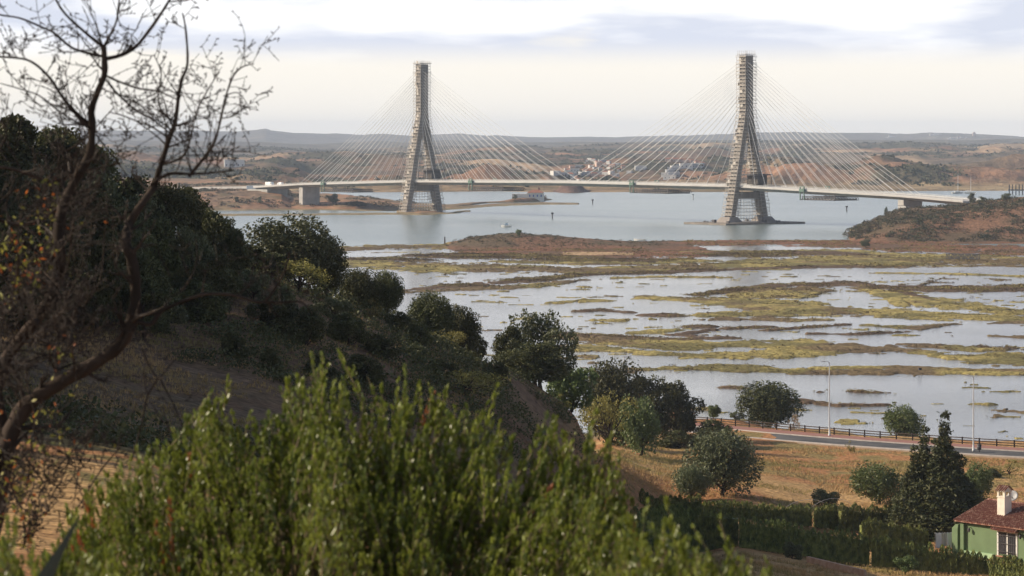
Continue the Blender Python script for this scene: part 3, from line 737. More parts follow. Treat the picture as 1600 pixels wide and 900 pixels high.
def pylon(cx, top):
    e = empty('pylon', (0, 0, 0)); e.parent = BR
    for sy in (-1, 1):
        mb = MB(); leg_box(mb, -2, 57.9, sy, cx); mb.build('leg', M['concrete'], e)
    mb = MB(); mb.hexa([(cx-2.75,-4.1,57.9),(cx+2.75,-4.1,57.9),(cx+2.75,4.1,57.9),(cx-2.75,4.1,57.9)], [(cx-2.7,-2.9,66),(cx+2.7,-2.9,66),(cx+2.7,2.9,66),(cx-2.7,2.9,66)])
    mb.box(cx-2.7, cx+2.7, -2.9, 2.9, 66, top); mb.build('mast', M['concrete'], e)
    mb = MB(); mb.box(cx-2.2, cx+2.2, -LEG(17)+1.2, LEG(17)-1.2, 14.8, 18.6); mb.build('crossbeam', M['concrete'], e)
    return e
def scaffold(cx, top, label):
    e = empty('scaffolding', BR.location, BR.rotation_euler.z, label, 'scaffolding', 'scaffolding round the pylons')
    rn = random.Random(int(cx)+500)
    pl = MB(); stn = MB()
    def ring(z, hx, y0, y1, skip=()):
        w = rn.choice([1.1, 1.3, 1.7])
        if 0 not in skip: pl.box(cx-hx-w, cx+hx+w, y0-w, y0-.12, z, z+.26)
        if 1 not in skip: pl.box(cx-hx-w, cx+hx+w, y1+.12, y1+w, z, z+.26)
        if 2 not in skip: pl.box(cx-hx-w, cx-hx-.12, y0-.11, y1+.11, z, z+.26)
        if 3 not in skip: pl.box(cx+hx+.12, cx+hx+w, y0-.11, y1+.11, z, z+.26)
        if rn.random() < .35:
            q = rn.uniform(-1, .2); pl.box(cx+q*hx, cx+(q+.7)*hx, y0-w-.05, y0-w+.02, z+.3, z+1.9)
        if rn.random() < .35:
            q = rn.uniform(.0, .6); pl.box(cx-hx-w-.05, cx-hx-w+.02, y0+q*(y1-y0), y0+(q+.4)*(y1-y0), z+.3, z+1.9)
        for dz in (.6, 1.15):
            a, b, c, d = cx-hx-w, cx+hx+w, y0-w, y1+w
            for p, q in (((a,c),(b,c)), ((b,c),(b,d)), ((b,d),(a,d)), ((a,d),(a,c))):
                stn.beam((*p, z+dz), (*q, z+dz), .09)
    def posts(z0, z1, f0, f1):
        (h0, a0, b0), (h1, a1, b1) = f0, f1; w = 1.15
        def pt(z, h, a, b, ux, uy): return (cx+ux*(h+w), (a-w)+(b-a+2*w)*uy, z)
        for ux, uy in ((-1,0),(-.33,0),(.33,0),(1,0),(-1,1),(-.33,1),(.33,1),(1,1),(-1,.5),(1,.5)):
            stn.beam(pt(z0,h0,a0,b0,ux,uy), pt(z1,h1,a1,b1,ux,uy), .13)
        if rn.random() < .8:
            u = rn.choice([(-1,0,1,0),(1,0,1,1),(-1,1,-1,0)])
            stn.beam(pt(z0,h0,a0,b0,u[0],u[1]), pt(z1,h1,a1,b1,u[2],u[3]), .09)
    zs = np.arange(.8, top+1.2, 2.1)
    for sy in (-1, 1):
        prev = None
        for z in zs[zs < 58]:
            y = sy*LEG(z); h = 3.0-.4*z/100
            cur = (h, y-1.7, y+1.7)
            inner = z > 52
            ring(z, h, cur[1], cur[2], ((1,) if sy < 0 else (0,)) if inner else ())
            if prev: posts(pz, z, prev, cur)
            prev, pz = cur, z
    prev = None
    for z in zs[zs >= 56]:
        b = 4.1-1.2*min(1, max(0, (z-58)/8)); cur = (2.75, -b, b)
        if z >= 58: ring(z, *cur)
        if prev: posts(pz, z, prev, cur)
        prev, pz = cur, z
    pl.build('platform', M['scaf'], e); stn.build('frame', M['scaf'], e)
    lat = MB()
    for x in (-3.2, 0, 3.2):
        for y in np.arange(-9, 9.1, 2.25): lat.beam((cx+x, y, 0.5), (cx+x, y, 14.7), .12)
        for z in np.arange(1.2, 14.7, 1.9): lat.beam((cx+x, -LEG(z)+1.8, z), (cx+x, LEG(z)-1.8, z), .12)
    for z in np.arange(1.2, 14.7, 1.9)[::2]: lat.box(cx-3.2, cx+3.2, -LEG(z)+3, LEG(z)-3, z, z+.1)
    lat.build('lattice', M['rail'], e)
    # covered work floor over the roadway round the rear leg
    cn = MB(); cn.box(cx-8.5, cx+7.5, 2.0, 14.0, 28.3, 29.0); cn.build('canopy', M['dark_steel'], e)
    for x in (-8, -2.5, 2.5, 7):
        for y in (3.0, 13.4): cs = MB(); cs.beam((cx+x, y, 22.7), (cx+x, y, 28.3), .25); cs.build('canopy_post', M['dark_steel'], e)
    nt_ = MB(); y = LEG(25)
    nt_.box(cx-4.6, cx+4.6, y-3.6, y+3.4, 22.9, 28.2); nt_.build('netting', M['net'], e)
    # top platform rails
    tp_ = MB()
    for y in np.arange(-3.5, 3.6, 1.4):
        for x in (-3.5, 3.5): tp_.beam((cx+x, y, top), (cx+x, y, top+3.2), .12)
    tp_.box(cx-3.9, cx+3.9, -4.0, 4.0, top+.9, top+1.1)
    tp_.build('top_frame', M['scaf'], e)
    return e
pylon(-162, 99.0); pylon(162, 98.4)
scaffold(-162, 98.5, 'pale scaffolding wrapped round the left and more distant bridge pylon from rocks to top')
scaffold(162, 98.2, 'pale scaffolding wrapped round the right and nearer bridge pylon standing in open water')
cabs = []
for cx in (-162, 162):
    for sd in (-1, 1):
        main = (cx < 0) == (sd > 0)
        for y in (-1, 1):
            for k in range(16):
                t = k/15
                dx = 17+(141*t if main else 118*(1-(1-t)**1.15))
                xd = cx+sd*dx; cabs.append(((cx+sd*2.6, y*2.0, 63+32*t**.95), (xd, y*8.2, deck_z(xd)+.3), y))
cabs.sort(key=lambda c: (c[2] > 0 and c[0][0] < 0, -(Vector(c[0])-Vector(c[1])).length))
rest = MB()
for i, (a, b, y) in enumerate(cabs):
    a = Vector(a); b = Vector(b); L_ = (b-a).length
    pts = [a.lerp(b, t)-Vector((0, 0, L_*.012*4*t*(1-t))) for t in (0, .25, .5, .75, 1)]
    if i < 100:
        mb = MB(); mb.tube(pts, .11, 5); mb.build('stay_cable', M['cable'], BR)
    else: rest.tube(pts, .11, 5)
tag(rest.build('stay_cables', M['cable'], BR), kind='stuff')

def s_of_px(px):
    p = px-800; return (p*1952-38.5*F)/(.608*F+.793*p)
def gantry(px, ln, label):
    s0 = s_of_px(px); z = deck_z(s0)
    w = BR.matrix_world if False else Matrix.Translation(BR.location) @ Matrix.Rotation(BR.rotation_euler.z, 4, 'Z')
    e = empty('work_gantry', w @ Vector((s0, 0, z-5.6)), BR.rotation_euler.z, label, 'gantry', 'work gantries hung on the deck')
    fr = MB()
    for y in (-9.9, 9.9):
        for x in (0, 3.2): fr.beam((x, y, 0), (x, y, 7.6), .5)
        fr.beam((0, y, 7.4), (3.2, y, 7.4), .4); fr.beam((0, y, 3.4), (3.2, y, 7.4), .3)
        fr.box(-.4, 3.6, y-.6, y+.6, 4.6, 6.2)
    fr.build('frame', M['green_steel'], e)
    tr = MB()
    for y in (-8.5, 0, 8.5):
        tr.beam((0, y, 0.2), (ln, y, .2), .45); tr.beam((0, y, 1.9), (ln, y, 1.9), .3)
        for x in np.arange(0, ln, 2.4): tr.beam((x, y, .2), (x+1.2, y, 1.9), .2); tr.beam((x+1.2, y, 1.9), (x+2.4, y, .2), .2); tr.beam((x, y, .2), (x, y, 2.3), .2)
    for x in np.arange(0, ln+.1, 3): tr.beam((x, -9.9, 0), (x, 9.9, 0), .35)
    tr.beam((ln, -8.5, -.3), (ln, -8.5, 3.0), .4)
    tr.build('truss', M['dark_steel'], e)
    fl_ = MB(); fl_.box(0, ln, -8.2, 8.2, .45, .6); fl_.build('floor_board', M['scaf'], e)
gantry(521, 36, 'green and dark steel work gantry hung under deck right of the left land pier')
gantry(752, 34, 'green and dark steel work gantry between left pylon and the white riverside house')
gantry(1004, 34, 'green and dark steel work gantry hung under the middle of deck left of right pylon')
gantry(1270, 27, 'green and dark steel work gantry under deck over open water right of right pylon')
# caisson island
w = Matrix.Translation(BR.location) @ Matrix.Rotation(BR.rotation_euler.z, 4, 'Z')
e = empty('pylon_island', w @ Vector((162, 0, 0)), BR.rotation_euler.z, 'low flat concrete island round the foot of right bridge pylon', 'platform')
mb = MB(); mb.hexa([(-20,-31,-2),(17,-31,-2),(17,31,-2),(-20,31,-2)], [(-20,-31,1.0),(17,-31,1.0),(17,31,1.0),(-20,31,1.0)]); mb.build('slab', mat('stained_concrete', (.16, .14, .12), (.24, .21, .18), .4, .9), e)
for sy in (-1, 1):
    mb = MB(); y = sy*13.4; mb.hexa([(-6,y-5.5,1.003),(6,y-5.5,1.003),(6,y+5.5,1.003),(-6,y+5.5,1.003)], [(-3.9,y-2.9,4.2),(3.9,y-2.9,4.2),(3.9,y+2.9,4.2),(-3.9,y+2.9,4.2)]); mb.build('plinth', M['concrete'], e)
mb = MB(); rn = random.Random(4)
for i in range(16):
    x, y = rn.uniform(-17, 14), rn.uniform(-28, 28)
    if abs(abs(y)-13.4) < 6.5 and abs(x) < 7: continue
    s_ = rn.uniform(.4, 1.3); mb = MB(); mb.box(x-s_, x+s_, y-s_*.7, y+s_*.7, 1.003, 1.0+s_*rn.uniform(.6, 1.5)); mb.build('equipment_crate', M['dark_steel'], e)

# ------------------------------------------------------------------ vehicles and barriers on the left approach
def vehicle(loc, rz, L_, Wd, Ht, name, label, cabfrac, c):
    e = empty(name, loc, rz, label, 'van' if name == 'van' else 'lorry')
    body = mat('vehicle_paint', c, tuple(x*.9 for x in c), .5, .35, .5)
    mb = MB(); h0 = .45
    cab = L_*cabfrac
    mb.hexa([(-L_/2,-Wd/2,h0),(L_/2-cab,-Wd/2,h0),(L_/2-cab,Wd/2,h0),(-L_/2,Wd/2,h0)], [(-L_/2,-Wd/2*.95,Ht),(L_/2-cab,-Wd/2*.95,Ht),(L_/2-cab,Wd/2*.95,Ht),(-L_/2,Wd/2*.95,Ht)])
    mb.build('cargo_box', body, e)
    mb = MB(); x0 = L_/2-cab+.02
    mb.hexa([(x0,-Wd/2,h0),(L_/2,-Wd/2,h0),(L_/2,Wd/2,h0),(x0,Wd/2,h0)], [(x0,-Wd/2,1.2),(L_/2,-Wd/2,1.2),(L_/2,Wd/2,1.2),(x0,Wd/2,1.2)])
    mb.hexa([(x0,-Wd/2,1.2),(L_/2-.15,-Wd/2,1.2),(L_/2-.15,Wd/2,1.2),(x0,Wd/2,1.2)], [(x0,-Wd/2*.9,Ht*.92),(L_/2-cab*.45,-Wd/2*.9,Ht*.92),(L_/2-cab*.45,Wd/2*.9,Ht*.92),(x0,Wd/2*.9,Ht*.92)])
    mb.build('cab', body, e)
    for x in (-L_*.32, L_*.33):
        for y in (-1, 1):
            mb = MB(); mb.tube([(x, y*(Wd/2-.22), .42), (x, y*(Wd/2+.02), .42)], .42, 14); mb.build('wheel', M['dark_steel'], e)
    mb = MB()
    for y in (-1, 1): mb.box(x0+.15, L_/2-cab*.5, y*Wd*.478-.02, y*Wd*.478+.02, 1.35, Ht*.82)
    mb.build('window', M['glass'], e)
    return e
def on_deck(px, y=0):
    s0 = s_of_px(px); p = w @ Vector((s0, y, deck_z(s0)+.01)); return p
bz = BR.rotation_euler.z
vehicle(on_deck(430, -4.5), bz, 8.5, 2.4, 3.0, 'lorry', 'white box lorry parked on the bridge deck near the left end', .22, (.78, .78, .76))
vehicle(on_deck(446, -4.2), bz+math.pi, 5.4, 2.0, 2.3, 'van', 'white van parked on the bridge deck nearest the first cable at left end', .35, (.8, .8, .8))
pb = bank_hit(395, 297.5); pb.z += .1
vehicle(pb, .1, 9, 2.5, 3.3, 'lorry', 'pale blue lorry parked among bushes left of the bridge end', .25, (.62, .74, .78))
mb = MB()
# approach embankment road left of the bridge
for a, b in ((318, 352), (352, 398)):
    pass
p0, p1 = P(250, 294.6, 2330), P(405, 292.5, 2255)
mb.beam(p0, p1, 9, 1.6); tag(mb.build('approach_road', M['deck']), kind='structure')
# sheds by the right pier
pr = w @ Vector((306, -14, 0)); pr.z = 10.5
e = empty('site_cabin', pr, bz, 'grey site cabin on the bank below the right land pier', 'cabin')
mb = MB(); mb.box(-3, 3, -1.3, 1.3, -4, 2.7); mb.build('cabin_wall', M['rail'], e)
mb = MB(); mb.box(-3.2, 3.2, -1.5, 1.5, 2.703, 2.85); mb.build('cabin_roof', M['dark_steel'], e)

# ------------------------------------------------------------------ small things on the river
def marker(px, py, hpx, label, c='dark_steel'):
    b = G(px, py, 0); h = hpx*b.y/F
    e = empty('channel_marker', b, 0, label, 'marker post', 'marker posts in the river')
    mb = MB(); mb.tube([(0, 0, -1), (0, 0, h)], [.45, .35], 8); mb.build('post', M[c], e)
    mb = MB(); mb.box(-.8, .8, -.8, .8, h, h+1.0); mb.build('top_mark', M[c], e)
marker(863, 341, 6.5, 'dark marker post in the river nearest the moored motorboat')
marker(926, 318.5, 5, 'dark marker post in the river below the mid-span gap between cables')
marker(1083, 311, 6, 'slim marker post in the river just left of the right pylon', 'rail')
marker(1323, 330, 6, 'marker post in the river between right pylon and scrub hill')
def boat(px, py, L_, rz, label, cabin=True):
    b = G(px, py, 0); e = empty('motorboat', b, rz, label, 'boat')
    n = 10; mb = MB(); ring = []
    for zz, k, o in ((-.3, .72, 0), (.35, .92, .1), (.95, 1.0, .35)):
        row = []
        for i in range(n+1):
            t = i/n; x = -L_/2+L_*t*(1+o*.06); wd = L_*.16*k*(1-max(0, (t-.45)/.55)**2.2)
            row.append((x, wd, zz+max(0, t-.6)*.6))
        ring.append(row)
    vs = []; fs = []
    for row in ring: vs += [(x, -y_, z) for x, y_, z in row]+[(x, y_, z) for x, y_, z in reversed(row)]
    m_ = 2*(n+1)
    for r_ in range(2):
        for i in range(m_):
            j = (i+1) % m_; fs.append((r_*m_+i, r_*m_+j, (r_+1)*m_+j, (r_+1)*m_+i))
    fs.append(tuple(range(2*m_, 3*m_))); fs.append(tuple(reversed(range(m_))))
    mb.add(vs, fs); mb.build('hull', M['white'], e)
    if cabin:
        mb = MB(); z0 = .97
        mb.hexa([(-L_*.2,-L_*.11,z0),(L_*.2,-L_*.09,z0),(L_*.2,L_*.09,z0),(-L_*.2,L_*.11,z0)], [(-L_*.18,-L_*.1,2.2),(L_*.06,-L_*.08,2.3),(L_*.06,L_*.08,2.3),(-L_*.18,L_*.1,2.2)]); mb.build('cabin', mat('boat_blue', (.25, .33, .42), (.2, .27, .35), 1, .4), e)
        mb = MB(); mb.tube([(-L_*.1, 0, 2.2), (-L_*.1, 0, 3.6)], .05, 5); mb.build('aerial', M['rail'], e)
    return e
boat(791, 355, 5.6, math.pi-.2, 'small white motorboat with a blue cabin moored in the river')
boat(1000, 376.8, 6, 2.9, 'long pale boat lying against the far edge of the red-brown marsh', False)
# low timber dolphin at the marsh edge
p = G(703, 379.5, 0); e = empty('old_jetty', p, 0, 'low broken jetty of dark stones with a post at the marsh edge', 'jetty')
mb = MB(); rn = random.Random(9)
for i in range(14):
    x = i*1.5; r_ = rn.uniform(.5, 1.1); mb.hexa([(x-r_,-r_,-.5),(x+r_,-r_*.8,-.5),(x+r_,r_,-.5),(x-r_*.8,r_,-.5)], [(x-r_*.6,-r_*.6,r_*.6),(x+r_*.5,-r_*.5,r_*.7),(x+r_*.6,r_*.5,r_*.6),(x-r_*.5,r_*.6,r_*.5)])
mb.build('stone', M['dark_steel'], e); mb = MB(); mb.tube([(-2.5, 0, -1), (-2.5, 0, 3.0)], [.5, .3], 6); mb.build('post', M['dark_steel'], e)
# black footbridge truss in the marsh
p = G(1480, 404.5, .6); q = G(1529, 405.5, .6)
e = empty('footbridge', p, math.atan2(q.y-p.y, q.x-p.x), 'black lattice footbridge over a channel at the foot of scrub hill', 'footbridge')
Lb = (q-p).length; mb = MB(); nb = 9
for y in (-1.2, 1.2):
    mb.beam((0, y, .2), (Lb, y, .2), .28); mb.beam((0, y, 2.2), (Lb, y, 2.2), .28)
    for i in range(nb+1): mb.beam((Lb*i/nb, y, .2), (Lb*i/nb, y, 2.2), .2)
    for i in range(nb):
        a_, b_ = (.2, 2.2) if i % 2 else (2.2, .2); mb.beam((Lb*i/nb, y, a_), (Lb*(i+1)/nb, y, b_), .2)
mb.build('truss', M['dark_steel'], e); mb = MB(); mb.box(0, Lb, -1.1, 1.1, .1, .28); mb.build('walkway', M['wood'], e)
p = G(1437, 581, .1); e = empty('sluice_box', p, .3, 'small black sluice box standing alone in the near marsh water', 'sluice')
mb = MB(); mb.box(-.3, .35, -.3, .3, -.5, .8); mb.box(-.33, -.25, -.35, .35, .8, 1.0); mb.build('sluice_gate', M['dark_steel'], e)
mb = MB(); mb.box(-.36, .41, -.36, .36, .803, .88); mb.build('lid', M['rust_steel'], e)
# sailing boats by the far right shore and the timber pier
def sail(px, py, h, label):
    b = G(px, py, 0); e = empty('sailing_boat', b, rn.uniform(-.4, .4), label, 'sailing boat', 'sailing boats at anchor')
    mb = MB(); mb.hexa([(-4.5,-.8,-.3),(4,-.7,-.3),(4,.7,-.3),(-4.5,.8,-.3)], [(-5.4,-1.5,1.1),(6,-.4,1.5),(6,.4,1.5),(-5.4,1.5,1.1)]); mb.build('hull', M['white'], e)
    mb = MB(); mb.box(-2.5, 2, -.9, .9, 1.25, 2.0); mb.build('cabin', M['white'], e)
    mb = MB(); mb.tube([(.5, 0, 1.2), (.5, 0, h)], [.2, .12], 6); mb.tube([(.5, 0, 2.6), (-4.5, 0, 2.7)], .15, 6); mb.build('mast', M['mast'], e)
sail(1496, 302.6, 17, 'white sailing boat with the taller mast, nearer the bridge end')
sail(1516, 302.4, 15, 'white sailing boat anchored close to the timber pier')
p = G(1577, 303.4, 0); e = empty('timber_pier', p, 0, 'dark timber mooring pier on piles at the far right shore', 'pier')
mb = MB()
for x in np.arange(0, 20, 2.9): mb.beam((x, 0, -1), (x, 0, 8.5), .8)
mb.build('pile', M['dark_steel'], e); mb = MB(); mb.box(-1, 20, -1.2, 1.2, 3.2, 4.2); mb.build('walkway', M['dark_steel'], e)

# ------------------------------------------------------------------ far houses
def house_proto(Wd, Dp, Ht, roof, name='house', mroof='tileroof', win=2, mwall='white'):
    wl = MB(); wl.box(-Wd/2, Wd/2, -Dp/2, Dp/2, -4, Ht)
    rf = MB()
    if roof > 0:
        a, b = Wd/2+.4, Dp/2+.4
        rf.add([(-a,-b,Ht+.003),(a,-b,Ht+.003),(a,b,Ht+.003),(-a,b,Ht+.003),(-a+b*.7,0,Ht+roof),(a-b*.7,0,Ht+roof)], [(0,1,5,4),(1,2,5),(2,3,4,5),(3,0,4),(3,2,1,0)])
    else: rf.box(-Wd/2-.2, Wd/2+.2, -Dp/2-.2, Dp/2+.2, Ht+.003, Ht+.5)
    wn = MB()
    for i in range(win):
        x = -Wd/2+Wd*(i+.5)/win; wn.box(x-.7, x+.7, -Dp/2-.05, -Dp/2+.05, 1.0, 2.6)
    return (wl.mesh('wall'), M[mwall]), (rf.mesh('roof'), M[mroof] if roof > 0 else M['white']), (wn.mesh('window'), M['glass'])
HP = [house_proto(14, 10, 6.5, 2.5), house_proto(18, 10, 5.5, 0, win=3), house_proto(11, 9, 7, 2.2), house_proto(26, 11, 8.5, 0, win=5)]
M['pink'] = mat('pinkish_render', (.52, .38, .31), (.45, .33, .27), .3)
M['grey'] = mat('grey_render', (.36, .37, .40), (.3, .31, .33), .3)
HP.append(house_proto(15, 10, 6, 2.4, mwall='pink')); HP.append(house_proto(17, 11, 6, 0, mwall='grey', win=3))
def far_house(k, loc, sc, rz, label, group=None, name='house'):
    e = empty(name, loc, rz, label, 'house', group); e.scale = (sc, sc, sc)
    for nm, (me, m_) in zip(('wall', 'roof', 'window'), HP[k]): link(nm, me, m_, e)
    return e
rn = random.Random(21)
GV = 'white houses of the riverside village'
for px, py, k in [(884,266,2),(888,270,0),(893,262,4),(898,268,1),(911,256,1),(917,252,2),(922,250,1),(927,252,0),(931,255,2),(936,258,4),(941,254,5),(946,260,0),(951,256,2),
                  (905,262,5),(923,261,0),(930,264,5),(938,266,2),(945,268,4),(952,264,0),(957,262,4),(963,259,5),(912,274,5),(920,272,0),(928,275,4),(936,272,5),(946,273,0),(955,272,2),(962,275,5),
                  (880,274,5),(890,278,0),(900,279,4),(868,272,1),(968,268,0),(895,275,5),(974,262,4),(915,268,4),(984,270,5),(906,284,0),(893,287,1)]:
    far_house(k, far_hit(px, py), rn.uniform(.34, .62), rn.uniform(-.7, .7), 'small pale house in the village on the slope behind the middle of the bridge', GV)
for i, (px, py) in enumerate([(1042,275),(1047,271),(1052,268),(1057,265),(1062,263),(1067,262),(1072,262),(1078,262),(1083,262),(1088,261),(1093,260),(1053,276),(1047,280)]):
    far_house(5 if i % 3 else 1, far_hit(px, py), rn.uniform(.6, .85), rn.uniform(-.3, .3), 'pale flat-roofed block in the terrace stepping uphill left of right pylon', 'flat-roofed blocks of the hillside terrace')
for px, py in [(1044,252),(1050,251),(1056,252),(1062,252),(1069,253),(1075,253),(1082,254),(1090,256),(1097,258)]:
    far_house(4, far_hit(px, py), .5, rn.uniform(-.3, .3), 'pinkish house in the row along the hill road left of right pylon', 'pinkish houses on the hill road')
far_house(3, far_hit(1001, 265), .55, .1, 'white block-like building standing apart between village and terrace')
far_house(3, far_hit(366, 260), 1.0, .15, 'large white house on the slope above the left bridge approach')
for px, py in [(1386,215.5),(1392,214.5),(1397,214.8),(1455,211),(1463,211),(1468,210.5),(1482,217.5),(1487,217),(1492,216.5),(1498,216),(1503,215.5),(1508,216)]:
    far_house(rn.choice([0, 1, 3]), far_hit(px, py), rn.uniform(.6, 1.0), rn.uniform(-.4, .4), 'white house of the hilltop town along the skyline right of bridge', 'white houses of the skyline town')
p = far_hit(1522, 212.5); e = empty('water_tower', p, 0, 'tall pale tower rising above the far skyline at right', 'tower')
mb = MB(); mb.box(-7, 7, -7, 7, -10, 15); mb.build('tower_wall', M['pink'], e); mb = MB(); mb.box(-4, 4, -4, 4, 15.01, 19); mb.build('tower_top', M['pink'], e)
# riverside house on the point
pk = G(826, 309.5, 2.6)
e = empty('riverside_house', pk, -.05, 'white riverside house with a reddish hipped roof on the low point beyond the left pylon', 'house')
mb = MB(); mb.box(-13, 12, -4, 4, -3, 3.4); mb.box(-1, 11.5, -4.3, 4.3, 3.4, 4.2); mb.build('wall', M['white'], e)
mb = MB(); mb.add([(-1.4,-4.7,4.203),(11.9,-4.7,4.203),(11.9,4.7,4.203),(-1.4,4.7,4.203),(3,0,6.6),(8,0,6.6)], [(0,1,5,4),(1,2,5),(2,3,4,5),(3,0,4),(3,2,1,0)]); mb.box(7.5, 8.7, 1, 2, 4.5, 8.2); mb.build('roof', M['tileroof'], e)
for x in (1, 4, 7, 10):
    mb = MB(); mb.box(x-.5, x+.5, -4.36, -4.28, 1.1, 2.7); mb.build('window', mat('blue_shutter', (.10, .16, .38), (.08, .12, .3), 1), e)

# ------------------------------------------------------------------ trees on the ridge and the near slope
def T(key, px, py_base, py_top, wpx, label, d=None, **k):
    b = near_hit(px, py_base) if d is None else P(px, py_base, d)
    if d is not None: b.z = nz(b.x, b.y)
    s_ = b.y/F
    top = H-(py_top-HY)*s_
    hg = max(.6, top-b.z); wd = wpx*s_*1.12
    if k.get('cat') != 'shrub' and b.y < 500 and px < 1058: wd = max(wd, hg*(.85 if px < 930 else .62))
    return place_tree(key, b+Vector((0, 0, -.1)), hg, wd, label, **k)
RT = 'dark evergreens crowning the left ridge'
lab = 'dark evergreen tree in the dense wood on the left ridge behind the bare branches'
for px, d, pt, wd, kk in [(-70,222,165,170,'pine0'),(20,214,172,150,'pine1'),(75,226,183,120,'pine2'),(112,216,190,110,'pine0'),(-10,206,235,120,'pine2'),(60,203,250,120,'olive0'),(150,222,222,100,'pine1'),
                      (118,205,268,110,'pine0'),(178,212,250,95,'olive1'),(215,222,262,110,'pine2'),(255,216,278,105,'pine0'),(170,198,310,110,'pine1'),(90,192,318,110,'pine2'),(20,190,322,120,'pine1'),
                      (290,224,286,110,'pine1'),(235,204,330,110,'pine2'),(320,220,318,95,'pine0'),(290,206,350,100,'olive0'),(345,228,330,75,'pine2'),(365,222,352,70,'pine1'),(150,188,362,110,'pine0'),(225,190,388,110,'pine1'),(60,182,380,120,'pine0'),(330,205,388,90,'pine2')]:
    T(kk, px, 300, pt, wd, lab, d=d, group=RT)
T('dome1', 452, 0, 332, 150, 'round-crowned olive coloured tree standing alone against the river at top of left slope', d=246)
T('dome0', 508, 0, 366, 72, 'smaller dark tree touching the right side of the round-crowned ridge tree', d=250)
T('yellow0', 470, 0, 395, 110, 'yellowish bush-like tree in front of the round-crowned ridge tree', d=236)
T('pine1', 425, 0, 392, 90, 'dark tree directly under the round crown of the olive coloured ridge tree', d=238)
T('pine1', 395, 0, 380, 80, 'dark tree filling the gap left of the round-crowned ridge tree', d=236)
T('dome0', 560, 0, 418, 75, 'dark tree on the ridge directly above the orange tipped sprig of the foreground bush', d=258)
T('dome0', 604, 0, 422, 60, 'dark broad tree on the ridge with marsh showing right beside it', d=260)
T('dome0', 672, 0, 455, 80, 'dark rounded tree, left one of the touching pair halfway down the ridge', d=276)
T('dome0', 716, 0, 476, 76, 'dark rounded tree, right one of the touching pair halfway down the ridge', d=284)
T('yellow0', 700, 0, 510, 70, 'olive yellow bush in front of the touching pair of dark trees', d=268, cat='tree')
T('olive1', 845, 0, 470, 118, 'big spreading grey-green olive tree alone against the marsh water', d=312)
T('pine1', 800, 0, 505, 50, 'narrow dark tree pressed against left side of the big spreading olive', d=308)
T('pine2', 835, 0, 530, 120, 'dark lower tree under the big spreading olive', d=300)
T('green0', 893, 0, 556, 48, 'thin airy tree just right of the big spreading olive', d=330)
T('dome0', 958, 0, 562, 104, 'dark leafy tree of the clump at the ridge foot whose top hides a street lamp', d=470)
T('pine2', 1008, 0, 578, 100, 'dark leafy tree in the middle of the clump at the ridge foot', d=485)
T('pine0', 1054, 0, 590, 84, 'dark tree with olive top at right end of the clump at the ridge foot', d=492)
T('rust0', 1066, 0, 606, 34, 'rust tinged sapling at right edge of the clump beside the fence', d=500)
T('yellow0', 948, 0, 600, 90, 'yellow-brown thorny tree in front of the clump at the ridge foot', d=445)
T('dome2', 1000, 0, 618, 76, 'light green small tree on the dry field edge in front of dark clump', d=450)
T('yellow0', 728, 0, 572, 130, 'yellow-leaved almond tree with dark crooked trunk behind the foreground bush', d=225)
T('dome0', 1200, 0, 596, 112, 'wide dense dark tree directly behind the timber fence', d=536)
T('rust0', 1240, 0, 636, 22, 'small orange-leaved sapling at right edge of the wide tree behind the fence', d=528)
T('green0', 1114, 0, 628, 22, 'little pale sapling behind the fence left of the wide dense tree', d=538)
T('dome2', 1411, 0, 630, 66, 'small bright green tree on the pavement edge between the two tall lamps', d=512)
T('dome1', 1130, 776, 667, 120, 'large silvery olive tree on the dry field below the road')
T('dome1', 1082, 782, 722, 64, 'lower silvery olive bush joined to left side of the large field olive')
T('shrub0', 1118, 700, 650, 86, 'dark shrub behind the large field olive next to the road')
# near field shrubs
def SH(key, px, pb, pt, wpx, label, d=None, group=None): return T(key, px, pb, pt, wpx, label, d=d, cat='shrub', name='shrub', group=group)
SH('dome2', 1370, 788, 722, 92, 'round green shrub left of the conical cypress on the field')
SH('dome2', 1526, 790, 720, 54, 'green shrub right of the conical cypress')
SH('shrub1', 1290, 792, 757, 54, 'low pale olive shrub behind the rear hedge')
SH('shrub2', 1329, 706, 686, 18, 'tiny yellow-green bush at the road edge below the left tall lamp')
SH('shrub2', 1577, 742, 716, 60, 'yellowish brush heap by the road at far right of field')
SH('shrub0', 1546, 746, 730, 40, 'brown low brush beside the yellowish brush heap')
SH('shrub1', 1150, 655, 640, 24, 'small grey bush poking over fence left of the wide dense tree', d=532)
SH('shrub0', 1060, 700, 668, 70, 'dark bramble at left end of the fence')
hs = 'low shrubs on the shaded hillside'
for px, pb, pt, wd, kk in [(368,560,512,52,'shrub0'),(478,540,470,90,'shrub0'),(430,520,455,100,'shrub0'),(300,500,430,110,'shrub0'),(245,520,460,90,'shrub1'),(545,540,480,80,'shrub0'),(598,560,515,66,'shrub0'),(655,540,500,50,'shrub0'),
                           (560,600,548,90,'shrub0'),(690,590,555,76,'shrub0'),(740,560,520,50,'shrub0'),(620,520,482,50,'shrub0'),(520,498,455,60,'shrub1'),(420,580,540,46,'shrub0'),(500,590,548,56,'shrub0'),(130,500,430,100,'shrub0'),(60,520,440,110,'shrub0'),
                           (775,600,560,44,'shrub0'),(180,470,400,90,'shrub0'),(345,470,400,90,'shrub0'),(400,470,410,70,'shrub1'),(580,500,462,44,'shrub2'),(445,500,440,60,'shrub0'),(655,565,528,40,'shrub1'),(590,480,450,60,'shrub0')]:
    SH(kk, px, pb, pt, wd, 'low dark shrub scattered on the shaded slope between foreground bush and ridge wood', group=hs)
SH('shrub2', 878, 638, 612, 34, 'straw coloured bush on the ridge foot under the thin airy tree')
rs2 = np.random.default_rng(77); n_ = 4200
